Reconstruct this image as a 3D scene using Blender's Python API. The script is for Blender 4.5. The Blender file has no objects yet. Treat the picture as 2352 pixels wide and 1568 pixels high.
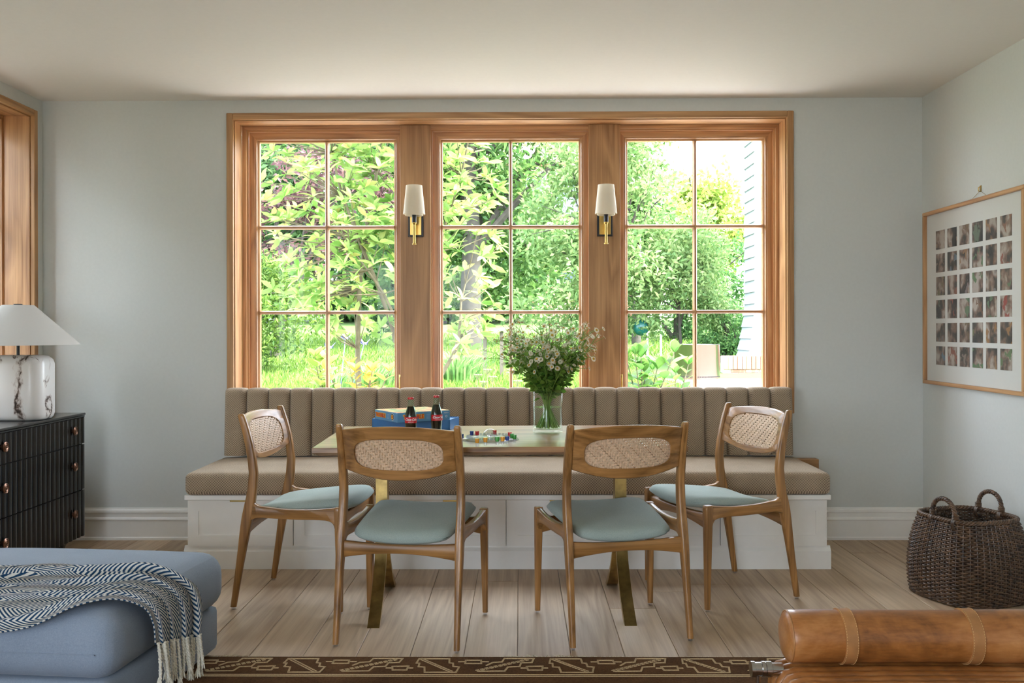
import bpy, bmesh, math, random
import numpy as np
from mathutils import Matrix, Vector, Euler

random.seed(7); RNG = np.random.default_rng(7)
S = bpy.context.scene
COL = S.collection
PI = math.pi
def rad(a): return math.radians(a)
def lin(r, g, b):
    f = lambda c: (c/255/12.92) if c/255 <= .04045 else ((c/255+.055)/1.055)**2.4
    return (f(r), f(g), f(b), 1)

# ------------------------------------------------------------------ camera, sky, sun, exposure
F_PX, CAM_H = 2150., 1.167
cd = bpy.data.cameras.new('camera'); cam = bpy.data.objects.new('camera', cd); COL.objects.link(cam)
cd.sensor_fit = 'HORIZONTAL'; cd.sensor_width = 36; cd.lens = 36*F_PX/2352; cd.shift_y = -27/2352; cd.clip_end = 400
cam.matrix_world = Matrix.Translation((0, 0, CAM_H)) @ (Matrix.Rotation(rad(.506), 4, 'Z') @ Matrix.Rotation(PI/2, 4, 'X') @ Matrix.Rotation(rad(-.13), 4, 'Z'))
S.camera = cam
W = bpy.data.worlds.new('overcast_sky'); S.world = W; W.use_nodes = True
wn = W.node_tree; bg = wn.nodes['Background']
bg.inputs['Color'].default_value = (.87, .95, 1.10, 1); bg.inputs['Strength'].default_value = 1.0
sl = bpy.data.lights.new('sun', 'SUN'); sun = bpy.data.objects.new('sun', sl); COL.objects.link(sun)
sl.energy = 2.4; sl.angle = rad(12); sl.color = (1, .95, .85)
sun.rotation_euler = Vector((-.70, .22, -1.0)).to_track_quat('-Z', 'Y').to_euler(); sun.location = (9, -2, 12)
V = S.view_settings; V.view_transform = 'Standard'; V.look = 'None'; V.gamma = 1; V.use_curve_mapping = False
V.exposure = 3.85
S.cycles.use_denoising = True; S.cycles.max_bounces = 12; S.cycles.diffuse_bounces = 7; S.cycles.transparent_max_bounces = 24
S.cycles.sample_clamp_indirect = 8; S.cycles.caustics_refractive = False; S.cycles.caustics_reflective = False

def portal(name, loc, rot, sx, sy):
    l = bpy.data.lights.new(name, 'AREA'); l.shape = 'RECTANGLE'; l.size = sx; l.size_y = sy; l.cycles.is_portal = True
    o = bpy.data.objects.new(name, l); COL.objects.link(o); o.location = loc; o.rotation_euler = rot
    return o

# ------------------------------------------------------------------ pixel helpers (directions only)
RM = cam.matrix_world.to_3x3(); CP = Vector((0, 0, CAM_H))
def ray(px, py): return RM @ Vector(((px-1176)/F_PX, -(py-757)/F_PX, -1))
def onz(px, py, z=0.): d = ray(px, py); return CP + d*((z-CAM_H)/d.z)
def ony(px, py, y): d = ray(px, py); return CP + d*(y/d.y)
def onx(px, py, x): d = ray(px, py); return CP + d*(x/d.x)

# ------------------------------------------------------------------ object helpers
def empty(name, loc=(0, 0, 0), rz=0., label=None, cat=None, group=None, kind=None, parent=None):
    o = bpy.data.objects.new(name, None); COL.objects.link(o); o.location = loc; o.rotation_euler = (0, 0, rz)
    o.empty_display_size = .05
    if parent: o.parent = parent
    return tag(o, label, cat, group, kind)
def tag(o, label=None, cat=None, group=None, kind=None):
    if label: o['label'] = label
    if cat: o['category'] = cat
    if group: o['group'] = group
    if kind: o['kind'] = kind
    return o
def link(name, me, parent=None, loc=(0, 0, 0), rot=(0, 0, 0), mat=None):
    o = bpy.data.objects.new(name, me); COL.objects.link(o); o.location = loc; o.rotation_euler = rot
    if parent: o.parent = parent
    if mat and not me.materials: me.materials.append(mat)
    return o
def copy_tree(o, parent=None):
    c = o.copy(); COL.objects.link(c); c.parent = parent
    for ch in o.children: copy_tree(ch, c)
    return c

class MB:
    """collects geometry, then links it as ONE mesh object"""
    def __init__(s): s.v = []; s.f = []; s.uv = {}
    def add(s, vs, fs):
        n = len(s.v); s.v += [tuple(p) for p in vs]; s.f += [tuple(i+n for i in f) for f in fs]; return s
    def box(s, x0, x1, y0, y1, z0, z1, ch=0.):
        if ch <= 0:
            vs = [(x, y, z) for z in (z0, z1) for y in (y0, y1) for x in (x0, x1)]
            return s.add(vs, [(0, 2, 3, 1), (4, 5, 7, 6), (0, 1, 5, 4), (2, 6, 7, 3), (0, 4, 6, 2), (1, 3, 7, 5)])
        bm = bmesh.new(); bmesh.ops.create_cube(bm, size=1)
        for v in bm.verts: v.co = Vector(((x0+x1)/2+v.co.x*(x1-x0), (y0+y1)/2+v.co.y*(y1-y0), (z0+z1)/2+v.co.z*(z1-z0)))
        bmesh.ops.bevel(bm, geom=bm.edges[:], offset=ch, segments=2 if ch > .004 else 1, affect='EDGES', profile=.5)
        bm.verts.index_update(); s.add([v.co[:] for v in bm.verts], [[v.index for v in f.verts] for f in bm.faces]); bm.free(); return s
    def loft(s, rings, cap=True, closed=False):
        n = len(rings[0]); base = len(s.v); m = len(rings)
        for r in rings: s.v += [tuple(p) for p in r]
        for i in range(m if closed else m-1):
            a, b = base+i*n, base+((i+1) % m)*n
            for j in range(n): s.f.append((a+j, a+(j+1) % n, b+(j+1) % n, b+j))
        if cap and not closed:
            s.f.append(tuple(base+j for j in range(n))[::-1]); s.f.append(tuple(base+(m-1)*n+j for j in range(n)))
        return s
    def tube(s, path, r, seg=8, cap=True, closed=False, flat=1.):
        P = [Vector(p) for p in path]; n = len(P); R = r if hasattr(r, '__len__') else [r]*n; rings = []; up = None
        for i in range(n):
            t = (P[(i+1) % n]-P[i-1]) if closed else (P[min(i+1, n-1)]-P[max(i-1, 0)])
            t.normalize()
            if up is None:
                up = Vector((0, 0, 1)) if abs(t.z) < .9 else Vector((0, 1, 0))
            a = t.cross(up)
            if a.length < 1e-4: a = t.cross(Vector((1, 0, 0)))
            a.normalize(); b = a.cross(t).normalized(); up = b
            rings.append([P[i]+(a*math.cos(2*PI*k/seg)*flat+b*math.sin(2*PI*k/seg))*R[i] for k in range(seg)])
        return s.loft(rings, cap, closed)
    def lathe(s, prof, seg=32, axis='z', c=(0, 0, 0), cap=False):
        rings = []
        for r, z in prof:
            ring = []
            for k in range(seg):
                x, y = r*math.cos(2*PI*k/seg), r*math.sin(2*PI*k/seg)
                p = (x, y, z) if axis == 'z' else ((z, x, y) if axis == 'x' else (y, z, x))
                ring.append((p[0]+c[0], p[1]+c[1], p[2]+c[2]))
            rings.append(ring)
        return s.loft(rings, cap)
    def prism(s, poly, axis, a, b):
        """2-D polygon extruded from a to b along axis; poly is in the two other axes in cyclic order"""
        def P(u, v, w): return {'x': (w, u, v), 'y': (v, w, u), 'z': (u, v, w)}[axis]
        n = len(poly); s.add([P(u, v, a) for u, v in poly]+[P(u, v, b) for u, v in poly],
              [tuple(range(n))[::-1], tuple(range(n, 2*n))]+[(i, (i+1) % n, n+(i+1) % n, n+i) for i in range(n)]); return s
    def frame(s, x0, x1, z0, z1, prof, sides=(0, 1, 2, 3)):
        """rectangular ring in the xz plane swept with a profile of (inset, y)"""
        n = len(prof); rings = []
        for cx, cz in ((0, 0), (1, 0), (1, 1), (0, 1)):
            rings.append([((x0+i) if cx == 0 else (x1-i), y, (z0+i) if cz == 0 else (z1-i)) for i, y in prof])
        base = len(s.v)
        for r in rings: s.v += r
        for c in sides:
            a, b = base+c*n, base+((c+1) % 4)*n
            for j in range(n-1): s.f.append((a+j, b+j, b+j+1, a+j+1))
        return s
    def mesh(s, name, smooth=None):
        me = bpy.data.meshes.new(name); me.from_pydata(s.v, [], s.f)
        bm = bmesh.new(); bm.from_mesh(me); bmesh.ops.recalc_face_normals(bm, faces=bm.faces[:]); bm.to_mesh(me); bm.free()
        if smooth is not None:
            me.polygons.foreach_set('use_smooth', [True]*len(me.polygons)); me.set_sharp_from_angle(angle=rad(smooth))
        return me
    def build(s, name, mat, parent=None, smooth=None, loc=(0, 0, 0), rot=(0, 0, 0)):
        me = s.mesh(name, smooth); me.materials.append(mat); return link(name, me, parent, loc, rot)

def rrect(w, d, r, n=3):
    """rounded rectangle ring (x,y)"""
    pts = []; r = min(r, w/2*.98, d/2*.98)
    for cx, cy, a0 in ((w/2-r, d/2-r, 0), (-w/2+r, d/2-r, 90), (-w/2+r, -d/2+r, 180), (w/2-r, -d/2+r, 270)):
        for k in range(n+1):
            a = rad(a0+90*k/n); pts.append((cx+r*math.cos(a), cy+r*math.sin(a)))
    return pts
def interp(keys, t):
    """piecewise smooth interpolation; keys = [(t, value-tuple)]"""
    ts = [k[0] for k in keys]; out = []
    for c in range(len(keys[0][1])):
        vs = [k[1][c] for k in keys]
        i = max(0, min(len(ts)-2, sum(1 for q in ts if q <= t)-1))
        h = ts[i+1]-ts[i]; u = min(1, max(0, (t-ts[i])/h))
        def m(j):
            if j == 0: return (vs[1]-vs[0])/(ts[1]-ts[0])
            if j == len(ts)-1: return (vs[-1]-vs[-2])/(ts[-1]-ts[-2])
            return (vs[j+1]-vs[j-1])/(ts[j+1]-ts[j-1])
        u2, u3 = u*u, u*u*u
        out.append((2*u3-3*u2+1)*vs[i]+(u3-2*u2+u)*h*m(i)+(-2*u3+3*u2)*vs[i+1]+(u3-u2)*h*m(i+1))
    return out

def mesh_np(name, verts, faces, mat, rnd=None, smooth=False):
    """fast mesh from arrays; faces (m,k)"""
    me = bpy.data.meshes.new(name); nv = len(verts); m, k = faces.shape
    me.vertices.add(nv); me.vertices.foreach_set('co', np.asarray(verts, np.float32).ravel())
    me.loops.add(m*k); me.loops.foreach_set('vertex_index', faces.astype(np.int32).ravel())
    me.polygons.add(m); me.polygons.foreach_set('loop_start', np.arange(0, m*k, k, dtype=np.int32))
    if smooth: me.polygons.foreach_set('use_smooth', np.ones(m, bool))
    if rnd is not None:
        at = me.attributes.new('rnd', 'FLOAT', 'FACE'); at.data.foreach_set('value', np.asarray(rnd, np.float32))
    me.update(calc_edges=True); me.validate(); me.materials.append(mat)
    return me

# ------------------------------------------------------------------ materials
MATS = {}
def newmat(name):
    m = bpy.data.materials.new(name); m.use_nodes = True; nt = m.node_tree
    return m, nt, nt.nodes['Principled BSDF']
def N(nt, t, **kw):
    n = nt.nodes.new(t)
    for k, v in kw.items():
        if k in n.inputs: n.inputs[k].default_value = v
        else: setattr(n, k, v)
    return n
def mth(nt, op, a, b=None, c=None):
    n = nt.nodes.new('ShaderNodeMath'); n.operation = op
    for i, x in enumerate((a, b, c)):
        if x is None: continue
        if hasattr(x, 'is_linked') or hasattr(x, 'links'): nt.links.new(x, n.inputs[i])
        else: n.inputs[i].default_value = x
    return n.outputs[0]
def ramp(nt, fac, stops):
    r = nt.nodes.new('ShaderNodeValToRGB'); e = r.color_ramp.elements
    while len(e) < len(stops): e.new(.5)
    for q, (p, c) in zip(e, stops): q.position = p; q.color = c
    nt.links.new(fac, r.inputs[0]); return r.outputs[0]
def coords(nt, kind='Object', scale=(1, 1, 1), rot=(0, 0, 0), loc=None):
    tc = nt.nodes.new('ShaderNodeTexCoord'); mp = nt.nodes.new('ShaderNodeMapping')
    mp.inputs['Scale'].default_value = scale; mp.inputs['Rotation'].default_value = rot
    nt.links.new(tc.outputs[kind], mp.inputs['Vector'])
    if loc is not None: nt.links.new(loc, mp.inputs['Location'])
    return mp.outputs[0]
def bump(nt, bsdf, h, strength=.2, dist=.002):
    b = N(nt, 'ShaderNodeBump', Strength=strength, Distance=dist); nt.links.new(h, b.inputs['Height']); nt.links.new(b.outputs[0], bsdf.inputs['Normal'])
def noise(nt, vec, scale, detail=3, rough=.5, dist=0.):
    n = N(nt, 'ShaderNodeTexNoise', Scale=scale, Detail=detail, Roughness=rough, Distortion=dist); nt.links.new(vec, n.inputs['Vector']); return n.outputs[0]
def plain(name, col, rough=.5, metal=0., spec=.5, nscale=None, var=.12, bmp=0., coat=0.):
    m, nt, b = newmat(name); b.inputs['Roughness'].default_value = rough; b.inputs['Metallic'].default_value = metal
    b.inputs['Specular IOR Level'].default_value = spec; b.inputs['Coat Weight'].default_value = coat
    if nscale:
        v = coords(nt); f = noise(nt, v, nscale)
        c0 = tuple(x*(1-var) for x in col[:3])+(1,); c1 = tuple(min(1, x*(1+var)) for x in col[:3])+(1,)
        nt.links.new(ramp(nt, f, [(.3, c0), (.7, c1)]), b.inputs['Base Color'])
        if bmp: bump(nt, b, f, bmp)
    else: b.inputs['Base Color'].default_value = col
    return m
def wood(name, c0, c1, axis, rough=.42, ring=7., fine=90., rnd=False, coat=0., contrast=(.3, .7)):
    m, nt, b = newmat(name); b.inputs['Roughness'].default_value = rough; b.inputs['Coat Weight'].default_value = coat
    st = {'x': (.09, 1, 1), 'y': (1, .09, 1), 'z': (1, 1, .09)}[axis]
    off = None
    oi = nt.nodes.new('ShaderNodeObjectInfo')
    sc = mth(nt, 'MULTIPLY', oi.outputs['Random'], 37.); cv = nt.nodes.new('ShaderNodeCombineXYZ')
    for i in range(3): nt.links.new(sc, cv.inputs[i])
    v = coords(nt, 'Object', st, loc=cv.outputs[0])
    big = noise(nt, v, ring, 2, .5, .6)
    rings = mth(nt, 'FRACT', mth(nt, 'MULTIPLY', big, 9.))
    rings = mth(nt, 'PINGPONG', rings, .5)
    v2 = coords(nt, 'Object', tuple(x*(1 if x == 1 else .25) for x in st), loc=cv.outputs[0])
    fn = noise(nt, v2, fine, 4, .65)
    f = mth(nt, 'ADD', mth(nt, 'MULTIPLY', rings, .55), mth(nt, 'MULTIPLY', fn, .75))
    if rnd: f = mth(nt, 'ADD', f, mth(nt, 'MULTIPLY', mth(nt, 'SUBTRACT', oi.outputs['Random'], .5), .35))
    nt.links.new(ramp(nt, f, [(contrast[0], c0), (contrast[1], c1)]), b.inputs['Base Color'])
    bump(nt, b, fn, .08, .001)
    return m
LEAF = .60
def soften(c, k=.06):
    g = .3*c[0]+.55*c[1]+.15*c[2]; return tuple((x+(g-x)*k)*LEAF for x in c[:3])+(1,)
def leafmat(name, c0, c1, trans=.45, rough=.5, c2=None):
    c0, c1 = soften(c0), soften(c1); c2 = soften(c2) if c2 else None
    m, nt, b = newmat(name); at = nt.nodes.new('ShaderNodeAttribute'); at.attribute_name = 'rnd'; at.attribute_type = 'GEOMETRY'
    oi = nt.nodes.new('ShaderNodeObjectInfo')
    f = mth(nt, 'FRACT', mth(nt, 'ADD', at.outputs['Fac'], oi.outputs['Random']))
    stops = [(0., c0), (.8, c1), (1., c2)] if c2 else [(0., c0), (1., c1)]
    c = ramp(nt, f, stops); nt.links.new(c, b.inputs['Base Color']); b.inputs['Roughness'].default_value = rough
    b.inputs['Specular IOR Level'].default_value = .25
    t = nt.nodes.new('ShaderNodeBsdfTranslucent'); nt.links.new(c, t.inputs['Color'])
    mx = nt.nodes.new('ShaderNodeMixShader'); mx.inputs[0].default_value = trans
    nt.links.new(b.outputs[0], mx.inputs[1]); nt.links.new(t.outputs[0], mx.inputs[2])
    nt.links.new(mx.outputs[0], nt.nodes['Material Output'].inputs['Surface']); return m
def thin_glass(name, tint=(1, 1, 1, 1), refl=.06, rough=0.):
    m, nt, b = newmat(name); nt.nodes.remove(b)
    tr = N(nt, 'ShaderNodeBsdfTransparent'); tr.inputs[0].default_value = tint
    gl = N(nt, 'ShaderNodeBsdfGlossy'); gl.inputs['Roughness'].default_value = rough
    lw = nt.nodes.new('ShaderNodeLayerWeight')   # Schlick falloff, the same from both sides of the sheet
    mx = nt.nodes.new('ShaderNodeMixShader'); nt.links.new(mth(nt, 'MULTIPLY_ADD', mth(nt, 'POWER', lw.outputs['Facing'], 5.), .45 if refl > .01 else .12, refl), mx.inputs[0])
    nt.links.new(tr.outputs[0], mx.inputs[1]); nt.links.new(gl.outputs[0], mx.inputs[2])
    nt.links.new(mx.outputs[0], nt.nodes['Material Output'].inputs['Surface']); return m
def fabric(name, c0, c1, freq, style='diamond', rough=.9, bmp=.3, soft=.25, spec=.15, amp=.5):
    """woven cloth: style diamond (zigzag) or weave"""
    m, nt, b = newmat(name); b.inputs['Roughness'].default_value = rough; b.inputs['Specular IOR Level'].default_value = spec
    b.inputs['Sheen Weight'].default_value = .15
    tc = nt.nodes.new('ShaderNodeTexCoord'); sp = nt.nodes.new('ShaderNodeSeparateXYZ'); nt.links.new(tc.outputs['Object'], sp.inputs[0])
    u = sp.outputs[0]; w = mth(nt, 'ADD', sp.outputs[1], sp.outputs[2])
    if style == 'diamond':
        dd = mth(nt, 'ADD', mth(nt, 'PINGPONG', mth(nt, 'MULTIPLY', u, freq), .5), mth(nt, 'PINGPONG', mth(nt, 'MULTIPLY', w, freq), .5))
        f = mth(nt, 'MULTIPLY', mth(nt, 'PINGPONG', mth(nt, 'MULTIPLY', dd, 2.), .5), 2.)
    else:
        f = mth(nt, 'MULTIPLY', mth(nt, 'SINE', mth(nt, 'MULTIPLY', u, freq*6.28)), mth(nt, 'SINE', mth(nt, 'MULTIPLY', w, freq*6.28)))
        f = mth(nt, 'MULTIPLY_ADD', f, amp, .5)
    nz = noise(nt, tc.outputs['Object'], 420, 2); n2 = noise(nt, tc.outputs['Object'], 9, 2)
    f = mth(nt, 'ADD', f, mth(nt, 'MULTIPLY', mth(nt, 'SUBTRACT', nz, .5), .9))
    f = mth(nt, 'ADD', f, mth(nt, 'MULTIPLY', mth(nt, 'SUBTRACT', n2, .5), .25))
    nt.links.new(ramp(nt, f, [(.5-soft, c0), (.5+soft, c1)]), b.inputs['Base Color']); bump(nt, b, f, bmp, .0012)
    return m

OAKW0, OAKW1 = lin(158, 112, 72), lin(204, 158, 110)
M_oak = {a: wood('oak_trim_'+a, OAKW0, OAKW1, a, .38, 5.) for a in 'xyz'}
M_oakd = {a: wood('oak_panel_'+a, lin(150, 108, 66), lin(190, 146, 98), a, .45, 4.) for a in 'xyz'}
M_chair = {a: wood('chair_wood_'+a, lin(114, 78, 38), lin(174, 126, 72), a, .36, 6., coat=.15) for a in 'xyz'}
M_table = wood('table_wood', lin(120, 88, 58), lin(176, 136, 96), 'x', .3, 5., coat=.2)
M_floor = wood('floor_oak', lin(150, 125, 98), lin(205, 181, 151), 'y', .48, 5., rnd=True, contrast=(.12, .95))
M_wall = plain('wall_paint', lin(205, 208, 204), .75, spec=.3, nscale=60, var=.015, bmp=.03)
M_ceil = plain('ceiling_paint', lin(226, 222, 215), .8, spec=.2, nscale=40, var=.01)
M_white = plain('white_paint', lin(238, 237, 232), .35, nscale=20, var=.012)
M_brass = plain('brushed_brass', lin(205, 172, 98), .28, 1., nscale=14, var=.18)
M_brassd = plain('aged_brass', lin(178, 152, 96), .34, 1., nscale=22, var=.3, bmp=.05)
M_black = plain('black_metal', lin(22, 22, 24), .4)
M_lacq = plain('black_lacquer', lin(20, 19, 19), .22, coat=.3)
M_chrome = plain('steel', lin(190, 190, 190), .18, 1.)
M_glass = thin_glass('window_glass', (.97, .985, .98, 1), .006)
M_clear = thin_glass('clear_plastic', (.92, .94, .97, 1), .16, .12)
M_vase = thin_glass('vase_glass', (.96, .985, .97, 1), .03)
M_water = thin_glass('water', (.93, .97, .93, 1), .015)
M_bench = fabric('bench_tweed', lin(98, 83, 67), lin(196, 176, 150), 78, 'diamond')
M_seat = fabric('seat_cloth', lin(124, 141, 135), lin(180, 192, 185), 300, 'weave', soft=.5, amp=.25, bmp=.2)
M_ott = fabric('ottoman_cloth', lin(112, 126, 144), lin(158, 171, 188), 300, 'weave', soft=.6, bmp=.1, amp=.1)
M_rattan = plain('rattan', lin(214, 184, 152), .5, nscale=120, var=.22)
M_shade = None
def shade_mat(name, col, tr):
    m, nt, b = newmat(name); b.inputs['Base Color'].default_value = col; b.inputs['Roughness'].default_value = .8
    t = nt.nodes.new('ShaderNodeBsdfTranslucent'); t.inputs[0].default_value = col
    mx = nt.nodes.new('ShaderNodeMixShader'); mx.inputs[0].default_value = tr
    nt.links.new(b.outputs[0], mx.inputs[1]); nt.links.new(t.outputs[0], mx.inputs[2]); nt.links.new(mx.outputs[0], nt.nodes['Material Output'].inputs['Surface'])
    bump(nt, b, noise(nt, coords(nt), 300), .1, .001)
    return m
M_shade = shade_mat('linen_shade', lin(238, 232, 216), .35)
M_shade2 = shade_mat('paper_shade', lin(204, 202, 196), .15)

# ================================================================== THE ROOM
XL, XR, YW, YB, ZC = -2.673, 2.234, 5.218, -3.5, 2.452
WT = .28
# floor: subfloor plus planks
fl = tag(MB().box(XL-.25, XR+.25, YB-.2, YW+.25, -.16, -.02).build('floor', plain('subfloor', lin(70, 56, 44), .9)), 'pale oak plank floor running toward the window wall', 'floor', kind='structure')
pw = .1925; k0 = math.floor((XL+.013)/pw); lens = [1.7, 2.1, 1.4, 1.9]
pm = {}
for i in range(k0, math.ceil((XR+.013)/pw)):
    x0 = -.013+i*pw; x1 = min(x0+pw, XR); x0 = max(x0, XL); y = YB - random.uniform(.2, 1.6); j = 0
    while y < YW:
        L = lens[(i*3+j) % 4]; y0, y1 = max(y, YB), min(y+L, YW)
        if y1-y0 > .05:
            key = (round(x1-x0, 3), round(y1-y0, 3))
            if key not in pm:
                w, l = key; c = .0017
                mb = MB(); mb.loft([[(c, c, -.02), (w-c, c, -.02), (w-c, l-c, -.02), (c, l-c, -.02)], [(c*.6, c*.6, -.0015), (w-c*.6, c*.6, -.0015), (w-c*.6, l-c*.6, -.0015), (c*.6, l-c*.6, -.0015)],
                                   [(c*2, c*2, 0), (w-c*2, c*2, 0), (w-c*2, l-c*2, 0), (c*2, l-c*2, 0)]])
                me = mb.mesh('plank'); me.materials.append(M_floor); pm[key] = me
            link('plank', pm[key], fl, (x0, y0, 0))
        y += L; j += 1
# back wall with the window opening
OX0, OX1, OZ0, OZ1 = -1.599, 1.482, .70, 2.341
mb = MB(); mb.box(XL-WT, OX0-.02, YW, YW+WT, -.15, ZC+.1).box(OX1+.02, XR+WT, YW, YW+WT, -.15, ZC+.1).box(OX0-.02, OX1+.02, YW, YW+WT, OZ1+.02, ZC+.1).box(OX0-.02, OX1+.02, YW, YW+WT, -.15, OZ0-.02)
tag(mb.build('wall_back', M_wall), 'pale grey painted wall holding the three tall windows', 'wall', kind='structure')
# left wall with windows, right wall, rear wall (behind the camera)
LW = [(3.60, 5.095), (-1.9, .6)]; LZ0, LZ1 = .72, 2.341
mb = MB(); ys = [YB-.2]
for a, b in sorted(LW): ys += [a-.02, b+.02]
ys.append(YW)
for a, b in zip(ys[0::2], ys[1::2]): mb.box(XL-WT, XL, a, b, -.15, ZC+.1)
for a, b in LW: mb.box(XL-WT, XL, a-.02, b+.02, LZ1+.02, ZC+.1).box(XL-WT, XL, a-.02, b+.02, -.15, LZ0-.02)
tag(mb.build('wall_left', M_wall), 'pale grey side wall with the oak framed window behind the lamp', 'wall', kind='structure')
mb = MB(); mb.box(XR, XR+WT, YB-.2, YW, -.15, ZC+.1)
tag(mb.build('wall_right', M_wall), 'pale grey side wall carrying the framed photo collage', 'wall', kind='structure')
BO = (-2.3, -.5)  # unseen rear opening, added to let fill light into the room
mb = MB(); mb.box(XL-WT, BO[0], YB-WT, YB, -.15, ZC+.1).box(BO[1], XR+WT, YB-WT, YB, -.15, ZC+.1).box(BO[0], BO[1], YB-WT, YB, 2.25, ZC+.1).box(BO[0], BO[1], YB-WT, YB, -.15, .02)
tag(mb.build('wall_rear', M_wall), 'grey wall behind the viewer with an opening added for fill light', 'wall', kind='structure')
tag(MB().box(XL-.02, XR+.02, YB-.02, YW+.02, ZC, ZC+.12).build('ceiling', M_ceil), 'flat off-white ceiling', 'ceiling', kind='structure')
tag(MB().box(XL-.7, XR+.7, YB-.7, YW+.42, ZC+.121, ZC+.25).build('roof', plain('sky_block_slab', lin(80, 80, 84), .8)), 'unseen flat slab added over the room to block sky light', 'roof', kind='structure')  # unseen slab with eaves, added to keep sky and sun out

# baseboards: moulded profile (depth out of wall, z)
BP = [(0, 0), (.024, 0), (.024, .012), (.019, .018), (.018, .105), (.022, .112), (.020, .120), (.015, .126), (.014, .148), (.019, .153), (.017, .164), (.008, .170), (.006, .177), (0, .177)]
def baseboard(name, label, axis, a, b, wall, sgn):
    if axis == 'x': poly = [(z, wall+sgn*d) for d, z in BP]; mb = MB().add(*[[(a, y, z) for z, y in poly]+[(b, y, z) for z, y in poly], [tuple(range(14))[::-1], tuple(range(14, 28))]+[(i, (i+1) % 14, 14+(i+1) % 14, 14+i) for i in range(14)]])
    else: mb = MB().add(*[[(wall+sgn*d, a, z) for d, z in BP]+[(wall+sgn*d, b, z) for d, z in BP], [tuple(range(14))[::-1], tuple(range(14, 28))]+[(i, (i+1) % 14, 14+(i+1) % 14, 14+i) for i in range(14)]])
    return tag(mb.build(name, M_white, smooth=25), label, 'baseboard', kind='structure')
baseboard('baseboard_back_left', 'white moulded baseboard between black dresser and bench', 'x', XL, -1.634, YW, -1)
baseboard('baseboard_back_right', 'white moulded baseboard between bench and wicker basket', 'x', 1.50, XR, YW, -1)
baseboard('baseboard_right', 'white moulded baseboard under the framed photos', 'y', YB, YW, XR, -1)
baseboard('baseboard_left', 'white moulded baseboard behind the black dresser', 'y', YB, YW, XL, 1)

# ---- window units; local x along the wall (to the viewer's right), local y outward
FR_P = [(-.0128, .152), (-.002, .152), (.010, .152), (.010, .166), (.014, .170), (.020, .170), (.020, .190), (.027, .190), (.027, .235)]
SA_P = [(.027, .184), (.050, .184), (.053, .188), (.060, .188), (.064, .196), (.070, .200), (.074, .204), (.074, .235)]
def window_unit(name, label, parent_loc, rz, x0, x1, z0, z1, cols=2, rows=3, latch=None, mat_a='z'):
    w = empty(name, parent_loc, rz, label, 'window', kind='structure')
    # frame members are mitred rings
    for sd_, ax_ in (((1, 3), 'z'), ((0, 2), 'x')):
        MB().frame(x0, x1, z0, z1, FR_P, sd_).build('frame_stile' if ax_ == 'z' else 'frame_rail', M_oak[ax_], w)
        MB().frame(x0, x1, z0, z1, SA_P, sd_).build('sash_stile' if ax_ == 'z' else 'sash_rail', M_oak[ax_], w)
    gx0, gx1, gz0, gz1 = x0+.074, x1-.074, z0+.074, z1-.074
    mw = .0105
    for c in range(1, cols):
        x = gx0+(gx1-gx0)*c/cols
        MB().loft([[(x-.005, .194, z), (x+.005, .194, z), (x+mw, .204, z), (x+mw, .230, z), (x-mw, .230, z), (x-mw, .204, z)] for z in (gz0, gz1)]).build('muntin', M_oak['z'], w)
    for r in range(1, rows):
        z = gz0+(gz1-gz0)*r/rows
        MB().loft([[(x, .1945, z-.005), (x, .1945, z+.005), (x, .204, z+mw), (x, .2295, z+mw), (x, .2295, z-mw), (x, .204, z-mw)] for x in (gx0, gx1)]).build('muntin', M_oak['x'], w)
    pane = None
    for c in range(cols):
        for r in range(rows):
            a, b = gx0+(gx1-gx0)*c/cols, gx0+(gx1-gx0)*(c+1)/cols; d, e = gz0+(gz1-gz0)*r/rows, gz0+(gz1-gz0)*(r+1)/rows
            if pane is None:
                pane = MB().box(0, b-a, 0, .004, 0, e-d).mesh('pane'); pane.materials.append(M_glass)
            link('pane', pane, w, (a, .214, d))
    if latch:
        lt = MB(); lt.box(-.009, .009, -.006, .0, 0, .11, .002); lt.tube([(0, -.004, .095), (.0, -.022, .09), (.002, -.026, .05), (-.004, -.03, .01), (-.012, -.034, -.01)], [.004, .005, .005, .006, .004], 8)
        lt.build('latch', M_brass, w, 40, (latch, .184, z0+.098))
    return w
WL = (0, YW, 0)
window_unit('window_1', 'oak casement window on the left, nearest the table lamp', WL, 0, -1.585, -.655, .702, 2.33, latch=-.692)
window_unit('window_2', 'middle oak casement window between the two wall sconces', WL, 0, -.523, .415, .702, 2.33)
window_unit('window_3', 'oak casement window on the right showing the fire pit', WL, 0, .548, 1.475, .702, 2.33, latch=.580)
# casing + jamb liners (trim)
def casing(name, label, loc, rz, x0, x1, z0, z1, depth=.15):
    t = empty(name, loc, rz, label, 'window trim', kind='structure'); cw = .036
    MB().box(x0-cw, x0, -.02, .004, z0, z1+cw, .003).build('casing', M_oakd['z'], t)
    MB().box(x1, x1+cw, -.02, .004, z0, z1+cw, .003).build('casing', M_oakd['z'], t)
    MB().box(x0-.0005, x1+.0005, -.0195, .004, z1, z1+cw, .003).build('casing', M_oakd['x'], t)
    MB().box(x0-.019, x0, .005, WT-.005, z0, z1).build('jamb', M_oak['z'], t)
    MB().box(x1, x1+.019, .005, WT-.005, z0, z1).build('jamb', M_oak['z'], t)
    MB().box(x0, x1, .005, WT-.005, z1, z1+.019).build('jamb', M_oak['x'], t)
    MB().box(x0, x1, .005, WT-.005, z0-.019, z0).build('sill', M_oak['x'], t)
    for xa, xb in ((x0, x0+.005), (x1-.005, x1)): MB().box(xa, xb, .006, .012, z0, z1-.005).build('bead', M_oakd['z'], t)
    MB().box(x0, x1, .006, .012, z1-.005, z1).build('bead', M_oakd['x'], t)
    return t
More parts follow.
